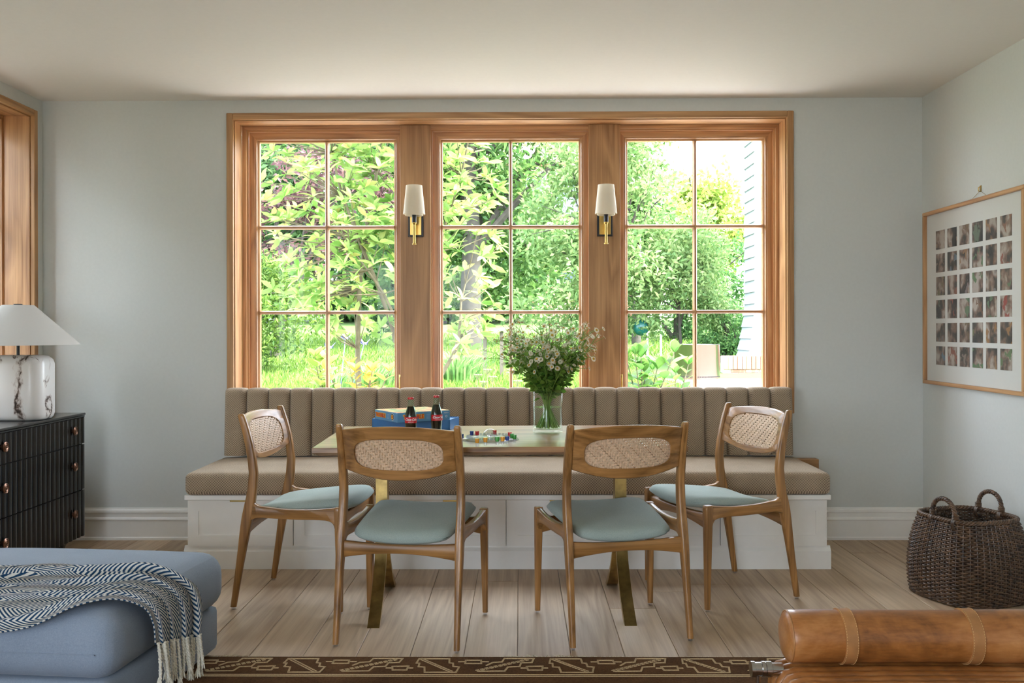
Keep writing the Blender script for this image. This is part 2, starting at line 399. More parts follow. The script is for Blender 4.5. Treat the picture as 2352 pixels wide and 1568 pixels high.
casing('trim_1', 'oak casing around the three windows above the bench', WL, 0, OX0, OX1, OZ0, OZ1)
tag(MB().box(-.688, -.511, YW+.140, YW+.151, .70, 2.341, .002).box(-.654, -.524, YW+.150, YW+.27, .70, 2.34).build('trim_2', M_oakd['z']), 'wide oak mullion panel behind the left wall sconce', 'window trim', kind='structure')
tag(MB().box(.392, .574, YW+.140, YW+.151, .70, 2.341, .002).box(.416, .547, YW+.150, YW+.27, .70, 2.34).build('trim_3', M_oakd['z']), 'wide oak mullion panel behind the right wall sconce', 'window trim', kind='structure')
for n, (a, b) in enumerate(LW):
    casing(f'trim_{4+n}', ['oak casing of the window behind the table lamp', 'oak casing of the unseen side window added for fill light', 'oak casing of the side window furthest behind the viewer'][n], (XL, 0, 0), PI/2, a, b, LZ0, LZ1)
    mid = (a+b)/2
    if n == 0:
        window_unit('window_4', 'oak side window just behind the marble table lamp', (XL, 0, 0), PI/2, mid+.001, b-.006, LZ0+.002, LZ1-.011)
        window_unit('window_5', 'oak side window unit nearer the viewer than the lamp', (XL, 0, 0), PI/2, a+.006, mid-.001, LZ0+.002, LZ1-.011)
    else:
        window_unit(f'window_{5+n}', ['', 'unseen oak side window added for fill light', 'oak side window well behind the viewer'][n], (XL, 0, 0), PI/2, a+.006, b-.006, LZ0+.002, LZ1-.011, cols=4)  # out-of-view window, added for fill from the camera side
window_unit('window_7', 'unseen glazed doors added in the rear wall for fill light', (0, YB, 0), PI, -BO[1], -BO[0], .02, 2.25, cols=3)  # glazing of the added rear opening
portal('portal_back', (-.06, YW+.30, 1.52), (-PI/2, 0, 0), 3.1, 1.66)
portal('portal_left', (XL-.30, 4.35, 1.52), (0, -PI/2, 0), 1.66, 1.56)
portal('portal_side', (XL-.30, -.65, 1.52), (0, -PI/2, 0), 1.66, 2.55)
portal('portal_rear', (-1.4, YB-.30, 1.13), (PI/2, 0, 0), 1.8, 2.25)

# ================================================================== BENCH
bn = empty('storage_bench', (-.07, 4.57, 0), 0, 'white painted built-in storage bench with shaker drawers below the windows', 'bench')
HX = 1.559
MB().box(-HX, HX, .006, .64, .10, .342).build('body', M_white, bn)
mb = MB(); P = [(-.008, 0), (-.008, .088), (.004, .104), (.006, .112), (.02, .112), (.02, 0)]
mb.add([(-HX-.019, y, z) for y, z in P]+[(HX+.019, y, z) for y, z in P], [tuple(range(6))[::-1], tuple(range(6, 12))]+[(i, (i+1) % 6, 6+(i+1) % 6, 6+i) for i in range(6)])
mb.box(-HX-.019, -HX, .02, .62, 0, .088).box(HX, HX+.019, .02, .62, 0, .088)
mb.build('plinth', M_white, bn)
MB().box(-HX-.005, HX+.009, -.04, .62, .342, .367, .003).build('ledge', M_white, bn)
dw = 2*HX/6; dme = None
for i in range(6):
    if dme is None:
        w, h = dw-.006, .222; mb = MB()
        mb.frame(0, w, 0, h, [(0, .018), (0, 0), (.052, 0), (.052, .006), (.0525, .006)]); mb.add([(.0525, .006, .0525), (w-.0525, .006, .0525), (w-.0525, .006, h-.0525), (.0525, .006, h-.0525)], [(0, 1, 2, 3)])
        mb.add([(0, .018, 0), (w, .018, 0), (w, .018, h), (0, .018, h)], [(0, 3, 2, 1)])
        dme = mb.mesh('drawer_front'); dme.materials.append(M_white)
        pme = MB().box(-.052, .052, -.008, .012, -.006, .004, .0015).mesh('edge_pull'); pme.materials.append(M_brass)
    d = link('drawer_front', dme, bn, (-HX+i*dw+.003, -.012, .115)); link('edge_pull', pme, d, (dw/2, 0, .2225))
MB().box(-HX-.01, 1.559+.15, .585, .645, .39, .452, .003).build('back_rail', M_oakd['x'], bn)

def cushion(mb, x0, x1, y0, y1, z0, z1, r, crown, nx=40, ny=14):
    """upholstered block with rounded edges and a crowned top"""
    bm = bmesh.new(); bmesh.ops.create_cube(bm, size=1)
    for v in bm.verts: v.co = Vector(((x0+x1)/2+v.co.x*(x1-x0), (y0+y1)/2+v.co.y*(y1-y0), (z0+z1)/2+v.co.z*(z1-z0)))
    bmesh.ops.bevel(bm, geom=bm.edges[:], offset=r, segments=5, affect='EDGES', profile=.5)
    bmesh.ops.bisect_plane
    for k in range(1, nx):
        bmesh.ops.bisect_plane(bm, geom=bm.verts[:]+bm.edges[:]+bm.faces[:], plane_co=(x0+(x1-x0)*k/nx, 0, 0), plane_no=(1, 0, 0))
    for k in range(1, ny):
        bmesh.ops.bisect_plane(bm, geom=bm.verts[:]+bm.edges[:]+bm.faces[:], plane_co=(0, y0+(y1-y0)*k/ny, 0), plane_no=(0, 1, 0))
    cx, cy = (x0+x1)/2, (y0+y1)/2
    for v in bm.verts:
        u, w = (v.co.x-cx)/(x1-x0)*2, (v.co.y-cy)/(y1-y0)*2; t = (v.co.z-z0)/(z1-z0)
        v.co.z += crown*max(0, 1-abs(u)**4)*max(0, 1-w*w)*max(0, t)
    bm.verts.index_update(); mb.add([v.co[:] for v in bm.verts], [[v.index for v in f.verts] for f in bm.faces]); bm.free(); return mb
cushion(MB(), -1.560, 1.566, 0, .60, 0, .108, .028, .026, 50, 10).build('seat_cushion', M_bench, None, 60, (-.07, 4.515, .3675))
tag(bpy.data.objects['seat_cushion'], 'long brown tweed seat cushion lying on the white bench', 'cushion')
bc = empty('back_cushion', (-.075, 5.04, .477), 0, 'channel-tufted brown tweed back cushion standing along the window sill', 'cushion')
NCH = 26; CX0, CX1 = -1.535, 1.548; cw_ = (CX1-CX0)/NCH
rings = []
def chan_mesh():
    """one padded vertical channel, leaning back slightly"""
    mb = MB(); nx, H, T = 10, .378, .13
    prof = []  # (y,z) outline from bottom front to top back
    for t in np.linspace(0, 1, 9): prof.append((-.0+.02*t, .012+t*(H-.05), 1.))
    for a in np.linspace(0, PI/2, 7)[1:]: prof.append((.02+.036*(1-math.cos(a)), H-.038+.036*math.sin(a), math.cos(a*.8)))
    prof += [(.10, H-.003, .25), (.135, H-.01, 0), (.145, .01, 0)]
    R_ = []
    for i in range(nx+1):
        u = i/nx; e = 1-abs(2*u-1)**5
        x = u*cw_
        R_.append([(x, y+.012*(1-e)*wt+(.018*(abs(2*u-1)**8))*wt, z-(.010*(1-e)*(1 if z > H-.05 else 0))+(.012 if (z < .02 and 0) else 0)) for y, z, wt in prof])
    mb.loft(R_); me = mb.mesh('channel', 50); me.materials.append(M_bench); return me
cm = chan_mesh()
for i in range(NCH): link('channel', cm, bc, (CX0+i*cw_, 0, 0))

# ================================================================== TABLE
TZ = .717
tb = empty('dining_table', (-.088, 3.992, 0), rad(1.7), 'rectangular oak trestle table with brass wishbone legs in front of the bench', 'table')
mb = MB(); hx, hy = .722, .40
mb.loft([[(sx*(hx-i), sy*(hy-i), z) for sx, sy in ((-1, -1), (1, -1), (1, 1), (-1, 1))] for i, z in ((.03, TZ-.034), (.003, TZ-.022), (0, TZ-.019), (0, TZ-.002), (.002, TZ))])
mb.build('tabletop', M_table, tb)
MB().box(-.60, .60, -.05, .05, TZ-.055, TZ-.034).build('support_rail', M_black, tb)
def bleg(x):
    o_, i_ = [], []
    outer = [(-.035, .66), (-.036, .36), (-.050, .27), (-.09, .19), (-.16, .115), (-.235, .055), (-.300, .016), (-.318, 0)]
    inner = [(-.268, 0), (-.205, .045), (-.13, .115), (-.07, .20), (-.032, .262), (0, .278)]
    poly = outer+inner+[(-y, z) for y, z in inner[::-1][1:]]+[(-y, z) for y, z in outer[::-1]]
    n = len(poly); mb = MB(); w = .024
    for a, b in ((0, 0),): pass
    # build as strip quads (outer/inner pairs) so that the concave outline stays clean
    L = []
    for sgn in (-1, 1):
        oc = [(sgn*abs(y), z) for y, z in outer]; ic = [(0, .66), (0, .36), (0, .278), (sgn*.032, .262), (sgn*.07, .20), (sgn*.13, .115), (sgn*.205, .045), (sgn*.268, 0)]
        oc2 = [(sgn*.035, .66), (sgn*.036, .36), (sgn*.048, .29), (sgn*.078, .21), (sgn*.125, .15), (sgn*.185, .092), (sgn*.25, .045), (sgn*.318, 0)]
        rings = []
        for k in range(24):
            t = k/23*7; kk = [(q, oc2[q]) for q in range(8)]; k2 = [(q, ic[q]) for q in range(8)]
            a = interp(kk, t); b = interp(k2, t)
            rings.append([(x-w, a[0], max(0, a[1])), (x+w, a[0], max(0, a[1])), (x+w, b[0], max(0, b[1])), (x-w, b[0], max(0, b[1]))])
        mb.loft(rings)
    mb.box(x-.024, x+.024, -.25, .25, .655, .683, .002)
    return mb
bleg(-.50).build('trestle_leg', M_brassd, tb, 40); bleg(.512).build('trestle_leg', M_brassd, tb, 40)

# ================================================================== CHAIRS
def chair():
    c = empty('dining_chair', (0, 0, 0))
    RX, FX, DP = .2285, .246, .465
    postk = [(0, (0., .021, .025)), (.2, (.032, .025, .033)), (.38, (.062, .030, .046)), (.46, (.078, .029, .041)), (.56, (.088, .029, .036)), (.70, (.066, .028, .034)), (.80, (.036, .025, .030)), (.812, (.033, .024, .029))]
    def yb(z): return interp(postk, z)[0]
    for s in (-1, 1):
        rings = []
        for z in [0, .05, .1, .15, .2, .25, .3, .34, .38, .42, .46, .5, .56, .62, .68, .74, .785, .796, .803, .807]:
            y, w, d = interp(postk, min(z, .812)); x = s*(RX-.004*z)
            sh = 1 if z < .80 else (.92 if z < .805 else .70)
            rings.append([(x+px*sh, y+py*sh, z+.010) for px, py in rrect(w, d, .008)])
        MB().loft(rings).build('rear_leg', M_chair['z'], c, 50)
        rings = []
        for z in [0, .1, .2, .3, .36, .39, .41, .424, .428]:
            t = z/.428; w = .021+.013*t; d = .022+.014*t; sh = 1 if z < .42 else (.96 if z < .426 else .8)
            rings.append([(s*(FX-.004*t)+px*sh, DP-.006*t+py*sh, z+.010) for px, py in rrect(w, d, .007)])
        MB().loft(rings).build('front_leg', M_chair['z'], c, 50)
        # side rail: profile in (y,z) with fillets to both legs
        top = [(.085, .475), (.092, .450), (.108, .436), (.14, .431), (.22, .424), (.32, .424), (.40, .430), (.455, .437)]
        bot = [(.060, .345), (.078, .372), (.110, .386), (.18, .384), (.28, .382), (.36, .383), (.415, .380), (.438, .365), (.447, .335)]
        rings = []
        for k in range(22):
            t = k/21
            a = interp([(q/7, top[q]) for q in range(8)], t); b = interp([(q/8, bot[q]) for q in range(9)], t)
            y = a[0]; x = s*(RX-.002+(FX-RX-.002)*min(1, max(0, (y-.06)/.4))); hw = .0125
            rings.append([(x-hw, a[0], a[1]-.003), (x-hw+.003, a[0], a[1]), (x+hw-.003, a[0], a[1]), (x+hw, a[0], a[1]-.003), (x+hw, b[0], b[1]+.003), (x+hw-.003, b[0], b[1]), (x-hw+.003, b[0], b[1]), (x-hw, b[0], b[1]+.003)])
        MB().loft(rings).build('side_rail', M_chair['y'], c, 50)
        for gx, gy in ((s*RX, 0), (s*FX, DP)): MB().lathe([(.0, 0), (.008, 0), (.0085, .009), (.006, .0105), (0, .0105)], 12, c=(gx, gy, 0)).build('glide', M_clear, c, 40)
    # rear and front aprons: arched underside, dished top
    for nm, y, hx_, z0, z1, arch in (('rear_apron', .058, RX-.012, .318, .380, .020), ('front_apron', .452, FX-.014, .335, .405, .026)):
        rings = []
        for k in range(17):
            u = k/8-1; x = u*hx_; e = 1-u*u
            zt, zb = z1-.010*e, z0+arch*e
            rings.append([(x, y-.011, zb+.003), (x, y-.008, zb), (x, y+.008, zb), (x, y+.011, zb+.003), (x, y+.011, zt-.003), (x, y+.008, zt), (x, y-.008, zt), (x, y-.011, zt-.003)])
        MB().loft(rings).build(nm, M_chair['x'], c, 50)
    # seat cushion: dished pad
    n = 20; vs, fs = [], []
    def seat(u, v, top):
        # squircle map
        a = u*math.sqrt(1-.16*abs(v)**7-.04*v*v); b = v*math.sqrt(1-.16*abs(u)**7-.04*u*u)
        y = .052+(.508-.052)*(b+1)/2; hw = .196+(.222-.196)*(b+1)/2; x = a*hw
        zb = .361+.047*((b+1)/2)**1.0+.020*a*a-.0
        e = max(0, (1-abs(u)**7)*(1-abs(v)**7))
        return (x, y, zb+(.018+.040*e**.42*(1-.22*(u*u+v*v)/2) if top else .018-.018*e**.35))
    mb = MB()
    for top in (1, 0):
        base = len(mb.v)
        for j in range(n+1):
            for i in range(n+1): mb.v.append(seat(2*i/n-1, 2*j/n-1, top))
        for j in range(n):
            for i in range(n): q = base+j*(n+1)+i; mb.f.append((q, q+1, q+n+2, q+n+1) if top else (q, q+n+1, q+n+2, q+1))
    me = mb.mesh('seat_pad'); bm = bmesh.new(); bm.from_mesh(me); bmesh.ops.remove_doubles(bm, verts=bm.verts[:], dist=.0004); bmesh.ops.recalc_face_normals(bm, faces=bm.faces[:]); bm.to_mesh(me); bm.free()
    me.polygons.foreach_set('use_smooth', [True]*len(me.polygons)); me.materials.append(M_seat); link('seat_pad', me, c)
    # backrest frame with an oval opening
    bx = .2130; zc, hz, hw = .7060, .0585, .169
    def bend(x, z, off): return (x, yb(min(z, .81))-.030*(1-(x/.215)**2)+off, z)
    NB = 72; inn, out = [], []
    for k in range(NB):
        a = 2*PI*k/NB; ca, sa = math.cos(a), math.sin(a)
        inn.append((math.copysign(abs(ca)**.62, ca)*hw, zc+math.copysign(abs(sa)**.62, sa)*hz))
        # outer outline: the same angle pushed out to a bowed rectangle that meets the posts
        m_ = max(abs(ca), abs(sa)); x = ca/m_*bx; q = 1-(x/bx)**2
        zt, zb = .797+.016*q, .646-.038*q
        out.append((x, (zt+zb)/2+sa/m_*(zt-zb)/2))
    th = .0105; rings = [[], [], [], [], [], []]
    for k in range(NB):
        (ox, oz), (ix, iz) = out[k], inn[k]
        lerp = lambda t: (ox+(ix-ox)*t, oz+(iz-oz)*t); fx, fz = ix*1.05, zc+.002+(iz-zc)*1.26
        for r, (t, o) in enumerate(((0, -th+.004), (.08, -th), (.95, -th), (1, -th+.003))): rings[r].append(bend(*lerp(t), o))
        rings[4].append(bend(fx, fz, th-.003)); rings[5].append(bend(fx*1.006, zc+.002+(fz-zc-.002)*1.02, th))
    rings.append([bend(*[out[k][i]+(inn[k][i]-out[k][i])*.08 for i in (0, 1)], th) for k in range(NB)])
    rings.append([bend(*out[k], th-.004) for k in range(NB)])
    MB().loft(rings, closed=True).build('backrest', M_chair['x'], c, 40)
    # rattan twill panel: real strips, over/under
    p = .0094; mb = MB(); hs = p*.405
    hw, hz, zc = hw*1.052, hz*1.265, zc+.002
    def inside(x, z): return (abs(x)/hw)**3.2+(abs(z-zc)/hz)**3.2 < 1.02
    nx, nz = int(hw/p)+1, int(hz/p)+1
    for i in range(-nx, nx+1):
        x = i*p; prev = None
        for j in range(-nz*2, nz*2+1):
            z = zc+j*p/2; o = 0.0045+.0027*(1 if ((i+int(math.floor(j/2))) % 6) < 3 else -1)
            cur = (bend(x-hs, z, o), bend(x+hs, z, o)) if inside(x, z) else None
            if cur and prev: mb.add([prev[0], prev[1], cur[1], cur[0]], [(0, 1, 2, 3)])
            prev = cur
    for j in range(-nz, nz+1):
        z = zc+j*p; prev = None
        for i in range(-nx*2, nx*2+1):
            x = i*p/2; o = .0045-.0027*(1 if ((int(math.floor(i/2))+j) % 6) < 3 else -1)
            cur = (bend(x, z-hs, o), bend(x, z+hs, o)) if inside(x, z) else None
            if cur and prev: mb.add([prev[0], prev[1], cur[1], cur[0]], [(0, 1, 2, 3)])
            prev = cur
    tag(mb.build('rattan_panel', M_rattan, c), 'woven pale rattan back panel', kind='stuff')
    return c
ch0 = chair()
CH = [((-.458, 3.415), -8.5, 'oak dining chair with its back to the viewer, left of the two nearest'),
      ((.412, 3.465), 12.86, 'oak dining chair with its back to the viewer, right of the two nearest'),
      ((-1.180, 4.139), -96., 'oak dining chair at the left end of the table, near the ottoman'),
      ((1.110, 4.280), 112., 'oak dining chair at the right end of the table, near the basket')]
for i, ((x, y), a, lb) in enumerate(CH):
    o = ch0 if i == 0 else copy_tree(ch0)
    o.location = (x, y, 0); o.rotation_euler = (0, 0, rad(a)); tag(o, lb, 'chair', 'dining chairs around the table')

# ================================================================== SCONCES
def sconce(loc, label):
    s = empty('wall_sconce', loc, 0, label, 'wall lamp', 'wall sconces on the mullions')  # origin on the mullion face, at plate bottom
    MB().box(-.044, .044, -.014, 0, 0, .158, .002).build('backplate', M_black, s)
    MB().box(-.032, .032, -.018, -.014, .010, .152, .001).build('brass_plate', M_brass, s)
    for a, b in ((-.022, .02), (.022, .02), (-.022, .142), (.022, .142)): MB().lathe([(0, 0), (.003, 0), (.002, .002), (0, .0022)], 10, 'y', (a, -.020, b)).build('screw', M_brass, s)
    Y = -.09
    MB().tube([(0, -.016, .075), (0, Y, .075)], .006, 10).build('arm', M_brass, s, 40)
    MB().lathe([(0, -.052), (.011, -.052), (.0115, -.046), (.0075, -.043), (.0075, .06), (.009, .062), (.0125, .068), (.0125, .072), (0, .073)], 20, c=(0, Y, 0)).build('stem', M_brass, s, 30)
    MB().lathe([(0, .072), (.0125, .072), (.0125, .118), (0, .118)], 20, c=(0, Y, 0)).build('socket', M_black, s, 30)
    MB().lathe([(.062, .119), (.0455, .281), (.0445, .281), (.061, .119)], 40, c=(0, Y, 0)).build('shade', M_shade, s, 40)
    MB().lathe([(.050, .111), (.051, .130), (.049, .130), (.048, .111)], 40, c=(0, Y, 0)).build('diffuser', M_shade, s, 40)
    MB().lathe([(0, .118), (.014, .125), (.018, .15), (.012, .175), (0, .182)], 16, c=(0, Y, 0)).build('bulb', M_shade, s, 40)
    return s
sconce((-.596, YW+.1395, 1.699), 'brass and black wall sconce with cream shade on the left mullion')
sconce((.484, YW+.1395, 1.699), 'brass and black wall sconce with cream shade on the right mullion')

# ================================================================== DRESSER (along the left wall, front faces +x)
dr = empty('dresser', (-2.30, 4.918, 0), 0, 'black lacquered fluted dresser with three drawers and round knobs', 'dresser')
DL, DD, DH = 1.06, .37, .736   # along -y, depth toward -x, height
MB().box(-DD, -.012, -DL, 0, .088, DH-.022).build('body', M_lacq, dr)
MB().box(-DD, .012, -DL-.006, -.010, DH-.012, DH, .003).build('top', M_lacq, dr)
MB().box(-DD, .004, -DL-.003, -.003, DH-.024, DH-.012, .003).build('top_moulding', M_lacq, dr)
fp = .043; nf = int(DL/fp); fp = DL/nf
def flutes(z0, z1):
    mb = MB(); sec = []
    for i in range(nf):
        for k in range(7):
            a = PI*k/7; sec.append((-.012+.020*math.sin(a)**.8, -DL+.001+(i+.5-math.cos(a)*.5*.97)*fp*.998))
    sec = [(-.014, -DL)]+sec+[(-.014, 0)]
    n = len(sec)
    mb.add([(x, y, z0) for x, y in sec]+[(x, y, z1) for x, y in sec], [(i, i+1, n+i+1, n+i) for i in range(n-1)]+[tuple(range(n))[::-1], tuple(range(n, 2*n))])
    return mb
for z0, z1 in ((.578, .712), (.339, .572), (.092, .333)):
    d = flutes(z0, z1).build('drawer', M_lacq, dr, 40); zm = z0+(z1-z0)*.56
    for yy in (-.145, -.795):
        kn = MB().lathe([(0, .0), (.012, 0), (.012, .010), (.022, .012), (.0235, .017), (.019, .020), (.016, .0175), (.012, .0205), (.007, .0185), (.0045, .022), (0, .023)], 24, 'x', (.006, yy, zm)).build('knob', plain('antique_copper', lin(122, 92, 76), .3, 1.), d, 30)
for yy in (-.12, -DL+.12):
    for xx in (-.07, -DD+.05): MB().loft([[(xx+px, yy+py, z) for px, py in rrect(w, w, .006)] for z, w in ((0, .026), (.05, .036), (.088, .062))]).build('leg', M_lacq, dr, 40)

# ---- marble lamp
m, nt, b = newmat('veined_marble'); b.inputs['Roughness'].default_value = .28
v = coords(nt, 'Object', (1, 1, .45)); nz = noise(nt, v, 4.0, 6, .58, 1.1)
f = mth(nt, 'ABSOLUTE', mth(nt, 'SUBTRACT', nz, .5)); f2 = noise(nt, v, 2.1, 2)
f = mth(nt, 'ADD', f, mth(nt, 'MULTIPLY', mth(nt, 'GREATER_THAN', f2, .50), .05))
spx = nt.nodes.new('ShaderNodeSeparateXYZ'); nt.links.new(nt.nodes['Texture Coordinate'].outputs['Object'], spx.inputs[0])
wob = noise(nt, coords(nt, 'Object', (1, 1, .5)), 9, 5, .65); vein = mth(nt, 'ABSOLUTE', mth(nt, 'ADD', mth(nt, 'SUBTRACT', spx.outputs[0], .065), mth(nt, 'MULTIPLY', mth(nt, 'SUBTRACT', wob, .5), .22)))
patch = noise(nt, coords(nt, 'Object', (1, 1, .6)), 30, 4, .7)
f = mth(nt, 'MINIMUM', f, mth(nt, 'ADD', mth(nt, 'MULTIPLY', vein, 1.2), mth(nt, 'MULTIPLY', mth(nt, 'SUBTRACT', patch, .45), .07)))
nt.links.new(ramp(nt, f, [(.0, lin(44, 36, 32)), (.006, lin(104, 88, 78)), (.014, lin(196, 188, 182)), (.03, lin(224, 222, 218))]), b.inputs['Base Color']); M_marble = m
lp = empty('table_lamp', (-2.447, 4.54, DH), 0, 'table lamp with veined white marble block base and wide cone shade', 'lamp')
rings = []
for z, i in ((0, .022), (.003, .012), (.012, .005), (.03, .0), (.27, .0), (.292, .006), (.307, .02), (.313, .042), (.3135, .09)): rings.append([(x, y, z) for x, y in rrect(.305-2*i, .205-2*i, .062, 6)])
MB().loft(rings).build('base', M_marble, lp, 50)
MB().tube([(0, 0, .31), (0, 0, .545)], .0075, 12).build('stem', M_black, lp, 40)
MB().lathe([(.0, .556), (.02, .556), (.02, .562), (0, .563)], 16).build('finial', M_black, lp, 40)
MB().lathe([(.2785, .363), (.0715, .556), (.0700, .556), (.277, .363), (.2785, .363)], 64).build('shade', M_shade2, lp, 40)
MB().box(-.07, .07, -.002, .002, .548, .552).box(-.002, .002, -.07, .07, .548, .552).build('spider', M_black, lp)

# ================================================================== RUG
m, nt, b = newmat('brown_pile'); b.inputs['Roughness'].default_value = .95; b.inputs['Specular IOR Level'].default_value = .1
v = coords(nt); f = noise(nt, v, 160, 3, .7); g = noise(nt, v, 6, 2)
nt.links.new(ramp(nt, mth(nt, 'ADD', mth(nt, 'MULTIPLY', f, .6), mth(nt, 'MULTIPLY', g, .4)), [(.3, lin(62, 42, 26)), (.7, lin(112, 80, 52))]), b.inputs['Base Color']); bump(nt, b, f, .6, .004); M_rug = m
M_cream = plain('cream_wool', lin(190, 165, 128), .95, spec=.1, nscale=200, var=.2)
RX0, RX1, RY0, RY1 = -2.1, 1.95, .2, 3.318
rg = empty('rug', (0, 0, 0), 0, 'dark brown patterned wool rug with cream geometric border', 'rug')
MB().box(RX0, RX1, RY0, RY1, .0005, .009, .002).build('pile', M_rug, rg)
A_ = [[(160, 165), (200, 145), (260, 141), (275, 118), (470, 118), (455, 145), (385, 148), (375, 172), (300, 175), (280, 201), (115, 203)], [(420, 172), (525, 169), (520, 195), (430, 195), (420, 172)], [(385, 182), (420, 182)], [(525, 182), (555, 182)],
      [(570, 150), (580, 120), (780, 120), (785, 148), (810, 150), (815, 172), (855, 175), (840, 210), (640, 210), (630, 176), (590, 174), (590, 150), (570, 150)], [(890, 130), (990, 130), (995, 152), (890, 152), (890, 130)], [(845, 140), (890, 140)], [(995, 140), (1040, 140)]]
DG = [((100, 200), (440, 122)), ((590, 120), (815, 208))]
def strip(mb, a, b, w=.0032):
    d = Vector((b[0]-a[0], b[1]-a[1])); l = d.length
    if l < 1e-5: return
    d /= l; n = Vector((-d.y, d.x))*w; e = d*w*.6
    P = [(a[0]-e.x+n.x, a[1]-e.y+n.y), (b[0]+e.x+n.x, b[1]+e.y+n.y), (b[0]+e.x-n.x, b[1]+e.y-n.y), (a[0]-e.x-n.x, a[1]-e.y-n.y)]
    mb.add([(x, y, .0085) for x, y in P]+[(x, y, .0108) for x, y in P], [(4, 5, 6, 7), (0, 1, 5, 4), (1, 2, 6, 5), (2, 3, 7, 6), (3, 0, 4, 7)])
PER = .462; pt = MB()
X00 = onz(440+100/2.94, 1480+203/2.94).x
def R2(x, y, k): return (X00+(x-115)/870*PER+k*PER, RY1-.022-(y-118)/90*.130)
for k in range(-3, 7):
    for pl in A_:
        for a, b in zip(pl, pl[1:]):
            q, r = R2(*a, k), R2(*b, k)
            if RX0+.03 < q[0] < RX1-.03 and RX0+.03 < r[0] < RX1-.03: strip(pt, q, r)
    for a, b in DG:
        for o in (-1, 1):
            q, r = Vector(R2(*a, k)), Vector(R2(*b, k)); n = Vector((-(r-q).y, (r-q).x)).normalized()*.005*o
            for s_ in range(12):
                u, w = q+(r-q)*(s_/12)+n, q+(r-q)*((s_+.6)/12)+n
                if RX0+.03 < u.x < RX1-.03 and RX0+.03 < w.x < RX1-.03: strip(pt, u, w, .0022)
for yy in (.176, .190, .30, .314): strip(pt, (RX0+.03, RY1-yy), (RX1-.03, RY1-yy), .0028)
tag(pt.build('border_pattern', M_cream, rg), kind='stuff')
fr = MB()
for i in range(900):
    x = RX0+(RX1-RX0)*random.random(); L = .008+.022*max(0, math.sin(x*5.1+1)+.35*math.sin(x*17))*random.random()+.006*random.random()
    a = random.uniform(-.5, .5); fr.tube([(x, RY1-.004, .006), (x+L*.4*a, RY1+L*.5, .006), (x+L*a, RY1+L, .0025)], [.0016, .0015, .0008], 4)
tag(fr.build('fringe', plain('fringe_cotton', lin(208, 198, 172), .95), rg), kind='stuff')

# ================================================================== OTTOMAN + THROW
ot = empty('ottoman', (-1.56, 3.03, 0), rad(-5.5), 'blue-grey upholstered ottoman with a throw draped over it', 'ottoman')
MB().box(-.43, .435, -.375, .385, .022, .178, .02).build('base', M_ott, ot, 60)
mb = cushion(MB(), -.445, .462, -.392, .402, .176, .372, .072, .026, 30, 24)
mb.build('top_cushion', M_ott, ot, 70)
for a in (-.36, .36):
    for b_ in (-.31, .31): MB().lathe([(0, 0), (.018, 0), (.022, .03), (0, .03)], 16, c=(a, b_, .0112)).build('foot', M_black, ot, 40)
sm = MB().tube([(-.40, -.3935, .262), (.41, -.3935, .262)], .0016, 6); sm.build('seam', M_ott, ot)

m, nt, b = newmat('herringbone_throw'); b.inputs['Roughness'].default_value = .92; b.inputs['Specular IOR Level'].default_value = .1
uvn = nt.nodes.new('ShaderNodeUVMap'); sp = nt.nodes.new('ShaderNodeSeparateXYZ'); nt.links.new(uvn.outputs[0], sp.inputs[0])
band = mth(nt, 'PINGPONG', sp.outputs[1], .058)
ph = mth(nt, 'FRACT', mth(nt, 'MULTIPLY', mth(nt, 'ADD', sp.outputs[0], band), 1/.0155))
tri = mth(nt, 'PINGPONG', ph, .5)
nz = noise(nt, uvn.outputs[0], 700, 2)
st = mth(nt, 'ADD', tri, mth(nt, 'MULTIPLY', mth(nt, 'SUBTRACT', nz, .5), .25))
nt.links.new(ramp(nt, st, [(.20, lin(34, 66, 98)), (.30, lin(216, 216, 210))]), b.inputs['Base Color']); bump(nt, b, st, .5, .002); M_throw = m
tw = empty('throw_blanket', (0, 0, .40), 0, 'navy and white herringbone throw with knotted fringe on the ottoman', 'blanket')
NK = [(0, (-2.1, 2.625, .32)), (.3, (-1.75, 2.605, .325)), (.5, (-1.5, 2.59, .325)), (.62, (-1.36, 2.585, .345)), (.72, (-1.25, 2.605, .392)), (.80, (-1.17, 2.665, .395)), (.88, (-1.105, 2.715, .36)), (.94, (-1.088, 2.745, .305)), (1, (-1.088, 2.765, .235))]
FK = [(0, (-2.1, 3.0, .405)), (.3, (-1.75, 3.0, .405)), (.5, (-1.5, 3.0, .405)), (.62, (-1.36, 2.99, .405)), (.72, (-1.24, 2.98, .402)), (.80, (-1.15, 3.0, .395)), (.88, (-1.062, 3.02, .345)), (.94, (-1.042, 3.03, .27)), (1, (-1.045, 3.02, .18))]
def ott_top(x, y):
    c_, s2 = math.cos(rad(5.5)), math.sin(rad(5.5)); dx_, dy_ = x+1.56, y-3.03; lx, ly = dx_*c_-dy_*s2, dx_*s2+dy_*c_
    u, w = (lx-.0085)/.4535, (ly-.005)/.397; e = min(lx+.445, .462-lx, ly+.392, .402-ly); r = .072
    if e <= 0: return -1
    z = .372+.026*max(0, 1-u**4)*max(0, 1-w*w)
    return z-(r-math.sqrt(r*r-(r-e)**2) if e < r else 0)
NS, NT_ = 90, 96; vs, uvs = [], []
hem = []
